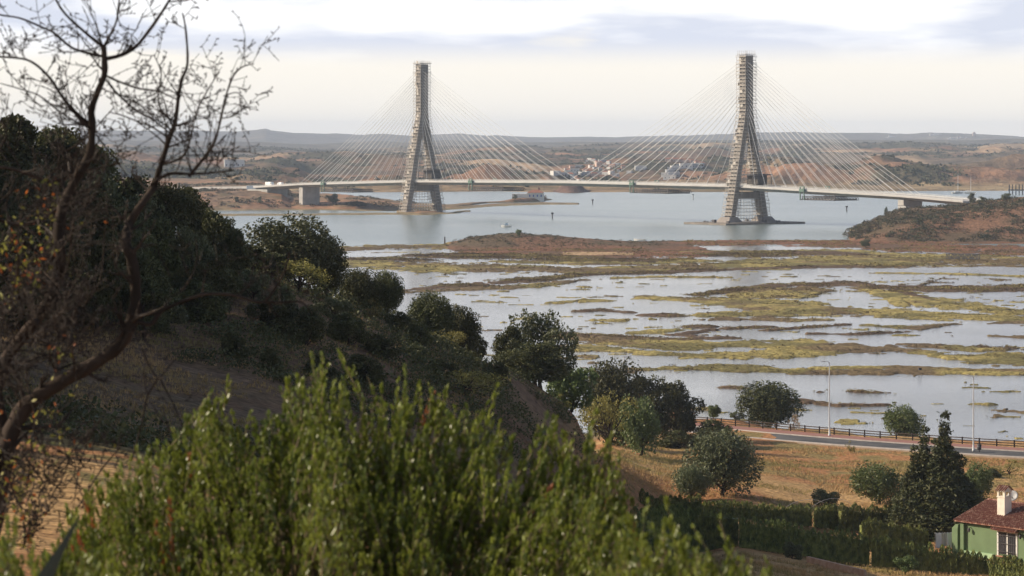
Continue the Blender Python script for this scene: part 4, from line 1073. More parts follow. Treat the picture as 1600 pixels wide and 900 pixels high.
px_ = rs2.uniform(-60, 930, n_); d_h = rs2.uniform(118, 315, n_); x_ = (px_-800)*d_h/F
k_ = fbm(x_, d_h, 14, 4, 141)+.10*sstep(160, 230, d_h)-.2*sstep(740, 820, px_) > .47
x_, d_h = x_[k_], d_h[k_]; r_h = rs2.uniform(.4, 2.0, len(x_))*(.6+.4*rs2.random(len(x_)))
v, f = clump_cloud(x_, d_h, near_z(x_, d_h)-.15, r_h, 130, .17, 78, .9)
tag(link('hillside_scrub', np_mesh('hillside_scrub', v, f), M['pine']), 'low dark bushes thickly covering the shaded hillside below the ridge wood', 'scrub', kind='stuff')
# trees just outside the left edge: their shade reaches the hillside
for i, (x, y, h) in enumerate([(-33-3*(j%2)-max(0,(y_-150))*.16, y_, 17+2*(j%3)) for j, y_ in enumerate(range(124, 215, 7))]+[(-33,116,9),(-30,122,12),(-36,134,13),(-34,146,12),(-40,158,13),(-38,172,13),(-44,186,12),(-28,104,8),(-50,150,14),(-46,120,13)]):
    place_tree('pine%d' % (i % 3), (x, y, nz(x, y)-.2), h, min(h*.95, 12), 'dark evergreen at the left edge of slope beyond the bare tree', group='evergreens left of the slope')
# trees and plants on the far mound, hill and bank
def MT(key, px, pb, pt, wpx, label, hit=marsh_hit, cat='tree', group=None):
    b = hit(px, pb); s_ = b.y/F
    return place_tree(key, b+Vector((0, 0, -.2)), max(.8, H-(pt-HY)*s_-b.z), wpx*s_, label, cat=cat, name='tree' if cat == 'tree' else 'shrub', group=group)
MT('green0', 811, 370, 356, 11, 'lone spiky little tree on top of the low mound in the marsh')
MT('olive0', 1385, 333, 322, 11, 'small round tree at the top of scrub hill below the right bridge pier')
MT('olive1', 1352, 386, 371, 22, 'dark bush at the left foot of the scrub hill')
MT('pine0', 1519, 318, 300, 14, 'tallest spindly tree on scrub hill at the right end of bridge')
MT('olive0', 1533, 318, 306, 24, 'broad tree on scrub hill right of the tallest spindly one')
MT('olive1', 1572, 312, 300, 22, 'bushy tree on scrub hill nearest to the timber pier')
MT('olive0', 804, 311.5, 303, 11, 'dark round tree at left end of the white riverside house', bank_hit)
MT('olive1', 844, 311.5, 304, 9, 'dark round tree at right end of the white riverside house', bank_hit)
MT('pine0', 370, 316, 306, 10, 'small dark bush on the bank furthest left under bridge approach', bank_hit)
MT('olive0', 407, 318, 306, 12, 'dark bush on the bank left of the left land pier', bank_hit)
MT('olive1', 520, 318, 300, 26, 'pale leafy tree growing right beside the left land pier', bank_hit)
MT('pine1', 560, 322, 314, 40, 'wide dark bush on the bank between left land pier and left pylon', bank_hit)

# ------------------------------------------------------------------ conical cypress (three spires grown together)
ct = near_hit(1462, 838); s_ = ct.y/F
e = empty('cypress', ct, 0, 'tall dark conical cypress with several pointed tips beside the green house', 'tree')
cm, tm, h0, w0 = PROTO['cypress0']
for dx, dy, hp, wp in ((14, 0, 198, 112), (-16, 1, 174, 104), (-34, -.5, 146, 84), (40, .5, 118, 76), (0, -1.5, 158, 130), (-48, -1, 104, 56), (22, -2, 140, 130)):
    for nm, me in (('crown', cm), ('trunk', tm)):
        o = link(nm, me, None, e); o.location = (dx*s_, dy, -.3); o.scale = (wp*s_/w0, wp*s_/w0, hp*s_/h0); o.rotation_euler = (0, 0, dx)

# ------------------------------------------------------------------ clipped hedges
def hedge(a, b, top, label, wd=1.6, seed=1, dens=900, zbase=None):
    """a, b: ground points; a line of clipped cypresses grown together"""
    rs_ = np.random.default_rng(seed); a = Vector(a); b = Vector(b); L_ = (b-a).length; u = (b-a).normalized(); nrm = Vector((-u.y, u.x, 0))
    e = empty('hedge', a, 0, label, 'hedge')
    ncol = max(2, int(L_/.62)); C_ = []; hts = []
    for i in range(ncol):
        t = (i+.5)/ncol; p = a.lerp(b, t); zb = nz(p.x, p.y); zt = top[0]+(top[1]-top[0])*t+rs_.uniform(-.34, .26)
        if rs_.random() < .06: zt -= .5
        zt = max(zt, zb+1.6); n = int(dens*.8*(zt-zb)/4)
        ang = rs_.random(n)*6.28; r = .28+.12*rs_.random(n); r = r*np.where(rs_.random(n) < .12, 1.25, 1)
        z = zb+.1+(zt-zb)*rs_.random(n)**.85
        ridge = .84+.16*np.cos(ang*5+i); r = r*ridge*np.clip((zt-z)/.5+.35, .3, 1)
        q = np.stack([p.x-a.x+u.x*np.cos(ang)*r+nrm.x*np.sin(ang)*r*wd, p.y-a.y+u.y*np.cos(ang)*r+nrm.y*np.sin(ang)*r*wd, z-a.z], 1)
        C_.append(q)
    c = np.concatenate(C_)
    v, f = leaf_quads(c, .36, .09, rs_, axis=(0, 0, 1.9), spread=.5)
    m_ = np_mesh('foliage', v, f); link('foliage', m_, M['hedge'], e)
    mb = MB()
    for i in range(ncol):
        p = a.lerp(b, (i+.5)/ncol)-a; g = nz(p.x+a.x, p.y+a.y)-a.z
        mb.tube([(p.x, p.y, g-.3), (p.x, p.y, top[0]+(top[1]-top[0])*(i+.5)/ncol-a.z-1.0)], [.09, .04], 5, False)
    # dense inner wood
    mb.build('stem', M['bark'], e)
    inn = MB()
    n0 = nrm*.32
    ga, gb = nz(a.x, a.y)-a.z+.1, nz(b.x, b.y)-a.z+.1
    p, q = Vector((0, 0, 0)), b-a
    q0 = Vector((q.x, q.y, 0))
    inn.hexa([p-n0+Vector((0,0,ga)), q0-n0+Vector((0,0,gb)), q0+n0+Vector((0,0,gb)), p+n0+Vector((0,0,ga))],
             [p-n0*.7+Vector((0,0,top[0]-a.z-.6)), q0-n0*.7+Vector((0,0,top[1]-a.z-.6)), q0+n0*.7+Vector((0,0,top[1]-a.z-.6)), p+n0*.7+Vector((0,0,top[0]-a.z-.6))])
    inn.build('inner_foliage', M['hedge'], e)
    return e
def hd(px, py_top, d): p = P(px, py_top, d); g = p.copy(); g.z = nz(p.x, p.y); return g, p.z
def hedge_px(p0, p1, label, seed, **k):
    a, za = hd(*p0); b, zb = hd(*p1); return hedge(a, b, (za, zb), label, seed=seed, **k)
hedge_px((1000, 778, 352), (1095, 776, 356), 'short clipped hedge block at left end of the rear row', 1)
hedge_px((1098, 782, 352), (1266, 792, 362), 'long clipped hedge in the rear row below the field olive', 2)
hedge_px((1274, 790, 362), (1307, 790, 364), 'narrow clipped hedge block between two gaps in the rear row', 3)
hedge_px((1312, 790, 362), (1440, 796, 368), 'tall dark clipped hedge in the rear row left of the conical cypress', 4)
hedge_px((1345, 812, 344), (1450, 824, 346), 'dark clipped hedge between the conical cypress and the front row', 11)
hedge_px((990, 796, 318), (1080, 792, 326), 'ragged hedge at left end of the front row half hidden by the foreground bush', 5)
hedge_px((1078, 796, 326), (1153, 802, 326), 'leafy clipped hedge in the front row under the olive tree', 6)
hedge_px((1156, 808, 324), (1357, 836, 326), 'long clipped hedge in the front row ending at a bright green slit', 7)
hedge_px((1362, 838, 325), (1545, 868, 324), 'long clipped hedge in the front row before the green house', 8)
hedge_px((1548, 872, 322), (1625, 872, 318), 'clipped hedge in the front row under the barred window', 9)
SH('shrub1', 1240, 888, 840, 40, 'leafy light shrub growing at foot of front hedge', d=318)
SH('green0', 1415, 896, 862, 40, 'pale leafy sapling growing out of the front hedge before the house', d=319)

# ------------------------------------------------------------------ green house
c0 = P(1490, 812, 345.0)                       # left end of the front eave
u = Vector((.62, -.785, 0)).normalized(); nf = Vector((-u.y, u.x, 0)); nf = nf if nf.y < 0 else -nf  # front normal
hang = math.atan2(u.y, u.x)
gz = nz(c0.x, c0.y)-.2
e = empty('green_house', (c0.x, c0.y, gz), hang, 'green rendered house with red tiled roof and white chimney', 'house')
He = c0.z-gz; Wh = 5.3; Lh = 17.0             # local x along the eave, local +y into the house
M['greenwall'] = mat('green_render', (.15, .215, .115), (.13, .185, .10), .7, .9, .15, bump=.08)
M['cream'] = mat('cream_render', (.72, .66, .56), (.62, .57, .48), 1.5, .9, .15)
sgn = 1 if (Vector((-math.sin(hang), math.cos(hang), 0)).dot(nf) < 0) else -1
assert sgn == 1
rise = 1.85
mb = MB(); mb.box(.5, Lh, .45, 2*Wh-.45, -1, He-.1)
mb.add([(.5,.45,He-.1),(.5,2*Wh-.45,He-.1),(.5,Wh,He+rise-.32),(.7,.45,He-.1),(.7,2*Wh-.45,He-.1),(.7,Wh,He+rise-.32)], [(0,2,1),(3,4,5),(0,3,5,2),(1,2,5,4)])
mb.build('wall', M['greenwall'], e)
mb = MB()     # buttress at the left corner and the plinth ledge
mb.box(-.35, .497, .1, 1.5, -1, He-.95); mb.box(.9, 1.4, .1, .447, -1, He-.35); mb.box(-.2, .493, 1.6, 3.4, -1, He-1.3)
mb.hexa([(-.35,.1,He-.95),(.497,.1,He-.95),(.497,1.5,He-.95),(-.35,1.5,He-.95)], [(.1,.2,He-.5),(.497,.2,He-.5),(.497,1.4,He-.5),(.1,1.4,He-.5)])
mb.build('buttress', M['greenwall'], e)
mb = MB(); mb.box(1.5, 5.7, .12, .446, -1, .75); mb.build('ledge', mat('pale_green_render', (.36, .5, .3), (.3, .43, .26), .7, .9), e)
# roof: rows of barrel tiles
def tile_slope(mb, x0, x1, y0, z0, y1, z1, pitch=.30, r=.10, over=0):
    n = int((x1-x0)/pitch); L_ = math.hypot(y1-y0, z1-z0); uy, uz = (y1-y0)/L_, (z1-z0)/L_; ny, nz_ = -uz, uy
    if nz_ < 0: ny, nz_ = -ny, -nz_
    rows = int(L_/.42)
    for i in range(n+1):
        x = x0+i*(x1-x0)/n
        for k in range(rows):
            a = L_*k/rows-.04; b = L_*(k+1)/rows; jit = random.uniform(-.012, .012); lift = .035
            vs = []
            for s_, rr, up in ((a, r*1.1, lift+.02), (b, r*.9, lift-.02)):
                for j in range(5):
                    t = math.pi*j/4
                    vs.append((x+jit-math.cos(t)*rr, y0+uy*s_+ny*(math.sin(t)*rr*1.05+up), z0+uz*s_+nz_*(math.sin(t)*rr*1.05+up)))
            fs = [(j, j+1, 6+j, 5+j) for j in range(4)]+[(0, 4, 3, 2, 1)]
            mb.add(vs, fs)
M['tiles'] = mat('mottled_red_tiles', (.18, .075, .055), (.42, .27, .2), 3.2, .85, .15, detail=3, lo=.48, hi=.72)
mb = MB()
for (ya, za, yb, zb) in ((-.1, He-.02, Wh, He+rise), (2*Wh+.1, He-.02, Wh, He+rise)):
    mb.hexa([(.15,ya,za-.12),(Lh+.3,ya,za-.12),(Lh+.3,yb,zb-.12),(.15,yb,zb-.12)], [(.15,ya,za),(Lh+.3,ya,za),(Lh+.3,yb,zb),(.15,yb,zb)])
    tile_slope(mb, .2, Lh+.25, ya, za, yb, zb)
for i in range(40): x = .2+i*.42; mb.tube([(x, Wh, He+rise+.06), (x+.44, Wh, He+rise+.03)], [.13, .11], 8, False)
rf = mb.build('roof', M['tiles'], e)
mb = MB(); mb.beam((.1, -.12, He-.08), (.1, Wh, He+rise-.05), .12, .3); mb.build('verge', M['bark'], rf)
# chimney
cx_, cy_ = 5.15, 2.6; zr = He+rise*(cy_/Wh)
mb = MB(); w2 = .55
mb.box(cx_-w2, cx_+w2, cy_-w2, cy_+w2, zr-.6, zr+2.0); 
for sx in (-1, 1):
    for sy in (-1, 1): mb.box(cx_+sx*w2-(.22 if sx > 0 else 0), cx_+sx*w2+(.22 if sx < 0 else 0), cy_+sy*w2-(.22 if sy > 0 else 0), cy_+sy*w2+(.22 if sy < 0 else 0), zr+2.0, zr+2.5)
mb.box(cx_-w2-.06, cx_+w2+.06, cy_-w2-.06, cy_+w2+.06, zr+1.86, zr+1.96)
mb.box(cx_-w2-.06, cx_+w2+.06, cy_-w2-.06, cy_+w2+.06, zr+2.503, zr+2.62)
mb.add([(cx_-w2,cy_-w2,zr+2.62),(cx_-w2,cy_+w2,zr+2.62),(cx_-w2,cy_,zr+3.1),(cx_+w2,cy_-w2,zr+2.62),(cx_+w2,cy_+w2,zr+2.62),(cx_+w2,cy_,zr+3.1)], [(0,2,1),(3,4,5),(0,3,5,2),(1,2,5,4)])
ch = mb.build('chimney', M['cream'], rf)
mb = MB(); tile_slope(mb, cx_-w2-.1, cx_+w2+.1, cy_-w2-.15, zr+2.58, cy_, zr+3.14, .26, .09); tile_slope(mb, cx_-w2-.1, cx_+w2+.1, cy_+w2+.15, zr+2.58, cy_, zr+3.14, .26, .09); mb.build('chimney_cap', M['tiles'], rf)
# window with bars and tiled hood
wx, ww, wz0, wz1 = 6.35, 2.5, He-3.1, He-.75
mb = MB(); yf = .45
mb.box(wx-.24, wx, yf-.08, yf-.003, wz0-.2, wz1+.2); mb.box(wx+ww, wx+ww+.24, yf-.08, yf-.003, wz0-.2, wz1+.2); mb.box(wx+.002, wx+ww-.002, yf-.08, yf-.003, wz1, wz1+.2); mb.box(wx+ww/2-.1, wx+ww/2+.1, yf-.07, yf-.003, wz0, wz1)
wf = mb.build('window', M['white'], e)
mb = MB(); mb.box(wx+.003, wx+ww-.003, yf-.03, yf-.004, wz0+.002, wz1-.002); mb.build('pane', M['glass'], wf)
mb = MB(); mb.box(wx-.3, wx+ww+.3, yf-.25, yf-.004, wz0-.32, wz0-.203); mb.build('sill', mat('brick_sill', (.4, .2, .13), (.3, .15, .1), 5), wf)
mb = MB()
for i in range(9): x = wx+.12+i*(ww-.24)/8; mb.beam((x, yf-.2, wz0-.1), (x, yf-.2, wz1+.05), .035)
for z in (wz0+.3, (wz0+wz1)/2, wz1-.3): mb.beam((wx-.05, yf-.2, z), (wx+ww+.05, yf-.2, z), .045)
mb.build('window_bars', M['dark_steel'], wf)
mb = MB(); tile_slope(mb, wx-.5, wx+ww+.5, yf-.75, wz1+.3, yf-.02, wz1+.62, .26, .09); mb.box(wx-.5, wx+ww+.5, yf-.7, yf-.003, wz1+.22, wz1+.32); mb.build('window_hood', M['tiles'], e)
for x in (2.2, wx+ww+.9):
    mb = MB(); mb.beam((x, yf, He-.7), (x, yf-.35, He-.7), .06); mb.lathe([(.0, -.5), (.12, -.45), (.18, -.15), (.05, 0)], 6, (x, yf-.35, He-.7)); mb.build('wall_lamp', M['dark_steel'], e)
# dish behind the ridge
pd = e.matrix_world
wm = Matrix.Translation(e.location) @ Matrix.Rotation(hang, 4, 'Z')
p = wm @ Vector((1.3, 8.2, He+.8))
d_ = empty('satellite_dish', p, 0, 'pale round satellite dish behind the ridge of the tiled roof', 'satellite dish')
me_ = MB(); me_.lathe([(0, 0), (.25, .02), (.45, .08), (.6, .15), (.6, .17), (.42, .1), (0, .03)], 20)
o = me_.build('reflector', M['rail'], d_, True); o.rotation_euler = (R(68), 0, R(-25)); o.location = (0, 0, 1.35)
mb = MB(); mb.tube([(0, .15, -2.2), (0, .15, 1.35)], .05, 6); mb.build('pole', M['dark_steel'], d_)
mb = MB(); mb.tube([(0, 0, 1.0), (-.2, -.55, 1.25)], .03, 5); mb.box(-.27, -.15, -.65, -.5, 1.2, 1.34); mb.build('receiver', M['dark_steel'], d_)
# washing line
pl_ = wm @ Vector((-1.2, 1.4, 0)); pl_.z = nz(pl_.x, pl_.y)
wl_ = empty('washing_line', pl_, R(200), 'thin metal washing line frame at left corner of the green house', 'washing line')
mb = MB()
for x in (0, 2.4): mb.tube([(x, 0, -.2), (x, 0, 2.3)], .035, 6)
mb.tube([(0, 0, 2.2), (2.4, 0, 2.2)], .02, 5); mb.build('frame', M['rail'], wl_)
def cloth(x0, x1, h, label, c, seed):
    rs_ = random.Random(seed); nx, nzv = 14, 10; vs = []; fs = []
    for j in range(nzv+1):
        for i in range(nx+1):
            x = x0+(x1-x0)*i/nx; vs.append((x, .05*math.sin(i*1.3+seed)*j/nzv+.04*math.sin(i*.5+j*.4), 2.22-h*j/nzv-.03*math.sin(i*.9)))
    for j in range(nzv):
        for i in range(nx): a_ = j*(nx+1)+i; fs.append((a_, a_+1, a_+nx+2, a_+nx+1))
    m_ = MB(); m_.add(vs, fs); o = m_.build('laundry', mat('cotton', c, tuple(q*.92 for q in c), 2, .9), None, True)
    o.location = pl_; o.rotation_euler = (0, 0, R(200)); sm = o.modifiers.new('thick', 'SOLIDIFY'); sm.thickness = .012
    tag(o, label, 'laundry')
cloth(.08, .95, 1.75, 'white sheet hanging nearer the house corner on the washing line', (.78, .79, .84), 1)
cloth(1.0, 1.55, 1.5, 'greyish towel hanging in the middle of the washing line', (.5, .48, .46), 2)
cloth(1.6, 2.32, 1.7, 'white sheet hanging at the hedge end of the washing line', (.74, .75, .8), 3)
# low brick wall, yard slab and bent hoops
a, _ = hd(1262, 880, 316); b, _ = hd(1352, 900, 306)
mb = MB(); a.z = nz(a.x, a.y); b.z = nz(b.x, b.y)
mb.beam(a+Vector((0, 0, .25)), b+Vector((0, 0, .25)), .3, .7); bw = mb.build('garden_wall', mat('brick_and_render', (.36, .22, .15), (.46, .32, .23), 2, .9))
tag(bw, 'low pinkish garden wall running out of the frame below front hedge', 'wall')
for i, (px, d, r_) in enumerate([(1262, 378, 3.2), (1300, 384, 3.4), (1400, 372, 3.0), (1580, 392, 3.0), (1560, 400, 3.0)]):
    p = P(px, 0, d); p.z = nz(p.x, p.y)
    mb = MB(); mb.tube([(r_*math.cos(t), .6*math.sin(t*2), 1.9*math.sin(t)) for t in np.linspace(0, math.pi, 14)], .022, 5)
    o = mb.build('wire_hoop', M['rail']); o.location = p; o.rotation_euler = (0, 0, .3*i)
    tag(o, ['bent pale hoop on the field left of the low olive shrub', 'bent pale hoop behind the narrow rear hedge block', 'bent pale hoop in front of the conical cypress foot', 'bent pale hoop right of the conical cypress near the chimney', 'bent pale hoop behind the satellite dish on the field'][i], 'hoop')

# ------------------------------------------------------------------ foreground bush
M['hedge_inner'] = mat('hedge_inner', (.02, .028, .012), (.035, .04, .018), 2)
M['bush'] = mat('glossy_bush_leaf', (.070, .100, .018), (.235, .265, .042), 4.0, .34, .45, trans=.32, lo=.3, hi=.7)
M['bushred'] = mat('dead_sprig_leaf', (.42, .14, .05), (.30, .12, .05), 6, .6, .3, trans=.25)
M['bushstem'] = mat('bush_stem', (.12, .09, .05), (.18, .14, .07), 8, .8)
TOPX = [60,100,150,185,250,300,335,380,420,450,480,505,530,560,600,640,660,700,740,790,830,870,900,930,955,972,985,1000]
TOPY = [860,800,735,700,672,640,590,604,610,580,556,520,540,565,590,600,585,622,625,632,655,640,668,650,680,710,770,850]
def shoot(tip, dirv, ln, rs_, nl=26, ll=.044, lw=.0074):
    d = dirv/np.linalg.norm(dirv)
    t = np.sort(rs_.random(nl))**.9; base = tip-d*ln
    bend = rs_.normal(size=3)*.04*ln*3; bend[2] = 0
    pos = base+np.outer(t, d)*ln+np.outer((1-t)**2, bend)
    ang = np.arange(nl)*2.4+rs_.random()*6
    a = np.cross(d, [.3, .9, .1]); a /= np.linalg.norm(a); b = np.cross(d, a)
    out = np.outer(np.cos(ang), a)+np.outer(np.sin(ang), b)
    k = rs_.uniform(.28, .68, nl)[:, None]*(1.15-.7*t[:, None])
    ld = out*k+d*(1-k*.35)+rs_.normal(size=(nl, 3))*.12; ld /= np.linalg.norm(ld, axis=1)[:, None]
    sd = np.cross(ld, out+rs_.normal(size=(nl, 3))*.3); sd /= np.linalg.norm(sd, axis=1)[:, None]
    up = np.cross(sd, ld)
    L_ = (ll*rs_.uniform(.7, 1.25, nl)*(1-.45*t))[:, None]; W_ = (lw*rs_.uniform(.8, 1.3, nl))[:, None]
    p0 = pos; p1 = pos+ld*L_*.35+sd*W_*.9+up*W_*.35; p2 = pos+ld*L_*.72+sd*W_*.75+up*W_*.3; p3 = pos+ld*L_
    p4 = pos+ld*L_*.72-sd*W_*.75+up*W_*.3; p5 = pos+ld*L_*.35-sd*W_*.9+up*W_*.35
    v = np.stack([p0, p1, p2, p3, p4, p5], 1).reshape(-1, 3)
    i = np.arange(nl)[:, None]*6
    f = np.concatenate([i+np.array([[0, 1, 2, 3]]), i+np.array([[0, 3, 4, 5]])], 0)
    return v, f, base, bend
def bush(name, label, n, topx, topy, d0, d1, drop, px0, px1, seed, ll=.050, nred=0, sc=1.0):
    rs_ = np.random.default_rng(seed)
    V = []; Fc = []; off_ = 0; RV = []; RF = []; ro = 0; stem = MB()
    pxm = (px0+px1)/2; dm = (d0+d1)/2; root = P(pxm, 0, dm); root.z = nz(root.x, root.y)
    for k in range(n):
        px = rs_.uniform(px0, px1); t = rs_.random()**.8; d = d0+(d1-d0)*t
        mid = 1-abs((px-pxm)/(px1-px0)*2)**3*.3
        lob = (float(vnoise(px/75., t*3.0, 7))-.5)*150*(1-t)+(float(vnoise(px/38., t*2.0, 9))-.5)*36
        py = np.interp(px, topx, topy)+max(0, drop*(1-t)**1.1*mid+lob)+rs_.exponential(20)+(rs_.random() < .35)*rs_.random()*150
        if rs_.random() < .16: py -= rs_.random()*46
        d += (float(vnoise(px/60., 1.7, 12))-.5)*1.5*(1-t)+(float(vnoise(px/25., py/60., 14))-.5)*.5
        tip = np.array(P(px, py, d)); ln = rs_.uniform(.16, .46)*sc
        dirv = np.array([rs_.normal()*.22+(px-pxm)/(px1-px0)*.45, rs_.normal()*.25-.2*(1-t), 1.0])
        v, f, base, bend = shoot(tip, dirv, ln, rs_, nl=int(30*sc*ln/.3), ll=ll*rs_.uniform(.65, 1.2))
        red = k < nred
        if red: RV.append(v); RF.append(f)
        else: V.append(v); Fc.append(f+off_); off_ += len(v)
        stem.tube([Vector(base+bend), Vector(base+(tip-base)*.5+bend*.25), Vector(tip)], [.004, .003, .0012], 4, False)
        if k % 3 == 0:
            bb = Vector(base+bend); rt = root+Vector((rs_.normal()*.25, rs_.normal()*.2, 0))
            md = bb.lerp(rt, .45)+Vector((0, 0, .1)); stem.tube([bb, md, rt], [.004, .009, .018], 5, False)
    e_ = empty(name, root, 0, label, 'shrub')
    r = np.array(root)
    link('foliage', np_mesh('foliage', np.concatenate(V)-r, np.concatenate(Fc)), M['bush'], e_)
    for v_, f_ in zip(RV, RF): link('dead_sprig', np_mesh('dead_sprig', v_-r, f_), M['bushred'], e_)
    stem.v = [tuple(Vector(p)-root) for p in stem.v]; stem.build('stem', M['bushstem'], e_)
    return e_
bush('foreground_bush', 'big glossy yellow-green leafy bush filling the lower left foreground', 1700, TOPX, TOPY, 11.7, 13.6, 330, 75, 990, 3, nred=18)
bush('low_bush', 'dark leafy low bush at right of the big foreground bush', 190, [940,980,1010,1060,1110,1150,1190,1230], [850,800,790,830,850,862,868,890], 9.6, 11.0, 70, 945, 1215, 4)
bush('corner_bush', 'small leafy bush in bottom left corner under the bare tree', 150, [-60,0,60,130,180], [830,838,850,860,880], 9.8, 11.0, 60, -60, 190, 5, nred=4)
# agave
pa_ = P(-330, 960, 9.6); pa_.z = min(pa_.z, nz(pa_.x, pa_.y)+.35)
e = empty('agave', (pa_.x, pa_.y, nz(pa_.x, pa_.y)), 0, 'dark grey-green agave with one long pointed leaf rising in bottom left corner', 'plant')
M['agave'] = mat('agave_skin', (.03, .045, .035), (.05, .065, .05), 3, .5)
for i, (tx, ty, L2) in enumerate([(128, 800, 0), (-60, 930, 0), (-150, 900, 0), (-420, 860, 0), (-560, 960, .2), (-300, 1000, 0)]):
    tip = P(tx, ty, 9.5+.1*i)-e.location; mb = MB(); vs = []; fs = []; n = 8
    for k in range(n+1):
        t = k/n; c = tip*t+Vector((0, 0, .25*t*(1-t))); wv = .075*(1-t)**.6*(.6+1.2*t if t < .35 else 1.02)
        sd = tip.cross(Vector((0, 1, .2))).normalized()
        vs += [c-sd*wv, c+Vector((0, .018*(1-t), 0)), c+sd*wv, c+Vector((0, -.012*(1-t), 0))]
    for k in range(n):
        for j in range(4): fs.append((4*k+j, 4*k+(j+1) % 4, 4*k+4+(j+1) % 4, 4*k+4+j))
    mb.add(vs, fs); mb.build('leaf', M['agave'], e)

# ------------------------------------------------------------------ bare tree at left
BT = empty('bare_tree', (0, 0, 0), 0, 'almost leafless crooked tree with dark branches at the left edge', 'tree')
rt = random.Random(17)
TD = 15.5
def tp(px, py, dd=0): return P(px, py, TD+dd)
limb = MB(); twig = MB(); leafC = []
def smooth(pts, k=4):
    out = []
    for i in range(len(pts)-1):
        p0 = pts[max(i-1, 0)]; p1 = pts[i]; p2 = pts[i+1]; p3 = pts[min(i+2, len(pts)-1)]
        for j in range(k):
            t = j/k; out.append(.5*((2*p1)+(p2-p0)*t+(2*p0-5*p1+4*p2-p3)*t*t+(3*p1-p0-3*p2+p3)*t**3))
    return out+[pts[-1]]
def twigs(pts, r0, r1, dens, depth, lmin=.12, lmax=.42):
    tot = sum((pts[i+1]-pts[i]).length for i in range(len(pts)-1))
    n = int(tot*dens)
    for q in range(n):
        t = rt.random(); f_ = t*(len(pts)-1); i = min(int(f_), len(pts)-2)
        p = pts[i].lerp(pts[i+1], f_-i); d = (pts[i+1]-pts[i]).normalized()
        side = Vector((rt.gauss(0, 1), rt.gauss(0, .6), rt.gauss(.35, .8))); side = (side-d*side.dot(d)).normalized()
        dv = (d*rt.uniform(.3, .9)+side).normalized(); L_ = rt.uniform(lmin, lmax)*(1-.4*t)
        grow(p, dv, L_, max(.0022, (r0+(r1-r0)*t)*.42), depth)
def grow(p, dv, L_, r, depth):
    seg = max(3, int(L_/.06)); pts = [p]; d = dv.copy()
    for k in range(seg):
        d = (d+Vector((rt.gauss(0, .13), rt.gauss(0, .1), rt.gauss(.05, .12)))).normalized(); pts.append(pts[-1]+d*L_/seg)
    rr = [max(.0016, r*(1-.75*k/seg)) for k in range(seg+1)]
    twig.tube(pts, rr, 5, False)
    # thorny spurs and buds
    for k in range(1, seg+1):
        if rt.random() < .75:
            s_ = Vector((rt.gauss(0, 1), rt.gauss(0, .6), rt.gauss(0, 1))).normalized(); L2 = rt.uniform(.008, .026)
            twig.tube([pts[k], pts[k]+s_*L2], [.0035, .0025], 4, True)
    zz = pts[-1]
    if HY+F*(H-zz.z)/zz.y > 290: leafC.extend([q for q in pts if rt.random() < .5])
    if depth > 0:
        for c in range(rt.choice([2, 3, 3, 4])):
            i = rt.randint(1, seg); side = Vector((rt.gauss(0, 1), rt.gauss(0, .6), rt.gauss(.3, .9))).normalized()
            dd = (pts[i]-pts[i-1]).normalized(); grow(pts[i], (dd*rt.uniform(.4, 1)+side*.9).normalized(), L_*rt.uniform(.35, .7), r*.55, depth-1)
def LB(pp, r0, r1, dens=9, depth=1, lmin=.10, lmax=.33):
    r0 *= .5 if r0 > .02 else .8; r1 *= .6 if r1 > .02 else .85; dens *= 2.3
    pts = smooth([tp(*q) for q in pp]); n = len(pts)
    rr = [(r0+(r1-r0)*i/(n-1))*(1+rt.uniform(-.1, .12)) for i in range(n)]
    limb.tube(pts, rr, 8, True); twigs(pts, r0, r1, dens, depth, lmin, lmax)
# main stem and its great curve
LB([(-120,1180,-.3),(-60,1000,-.2),(-20,860),(0,760),(12,690),(40,635),(90,600),(140,572),(185,540),(207,498),(212,450),(206,405),(197,378),(203,348,.1),(222,318,.1),(240,292,.2),(250,262,.2)], .105, .024, 3)
LB([(-40,940,.2),(-10,800,.2),(8,700,.2),(-5,620,.2),(10,560,.3),(40,520,.3),(70,480,.2),(88,440,.1),(94,400),(92,362),(98,325),(110,296),(125,268)], .075, .038, 4)
LB([(125,268),(140,240),(144,200),(143,172),(152,145),(163,117),(163,92),(162,72)], .045, .022, 4)
LB([(162,72),(157,70),(130,48),(103,23),(88,0),(78,-30)], .012, .005, 7)
LB([(163,88),(150,86),(113,75),(85,52),(60,40),(30,28),(0,23),(-40,10)], .010, .004, 8)
LB([(165,92),(190,86),(213,72),(235,45),(247,28),(263,3),(275,-20)], .014, .006, 8)
LB([(263,3),(280,1),(293,0),(310,-8)], .006, .004, 6)
LB([(163,72),(172,55),(182,33),(185,10),(190,-25)], .009, .004, 8)
LB([(213,48),(190,40),(182,20)], .004, .003, 5)
LB([(143,196),(125,182),(100,155),(78,122),(50,97),(20,90),(-30,88)], .012, .005, 9)
LB([(143,200),(118,190),(90,172),(62,150),(35,140),(0,130)], .007, .003, 8)
LB([(165,118),(185,127),(215,138),(245,142),(276,155)], .008, .004, 8)
LB([(166,125),(185,148),(210,170),(240,188),(262,205),(280,220)], .007, .004, 9)
LB([(150,210),(165,230),(185,255),(205,285)], .006, .003, 8)
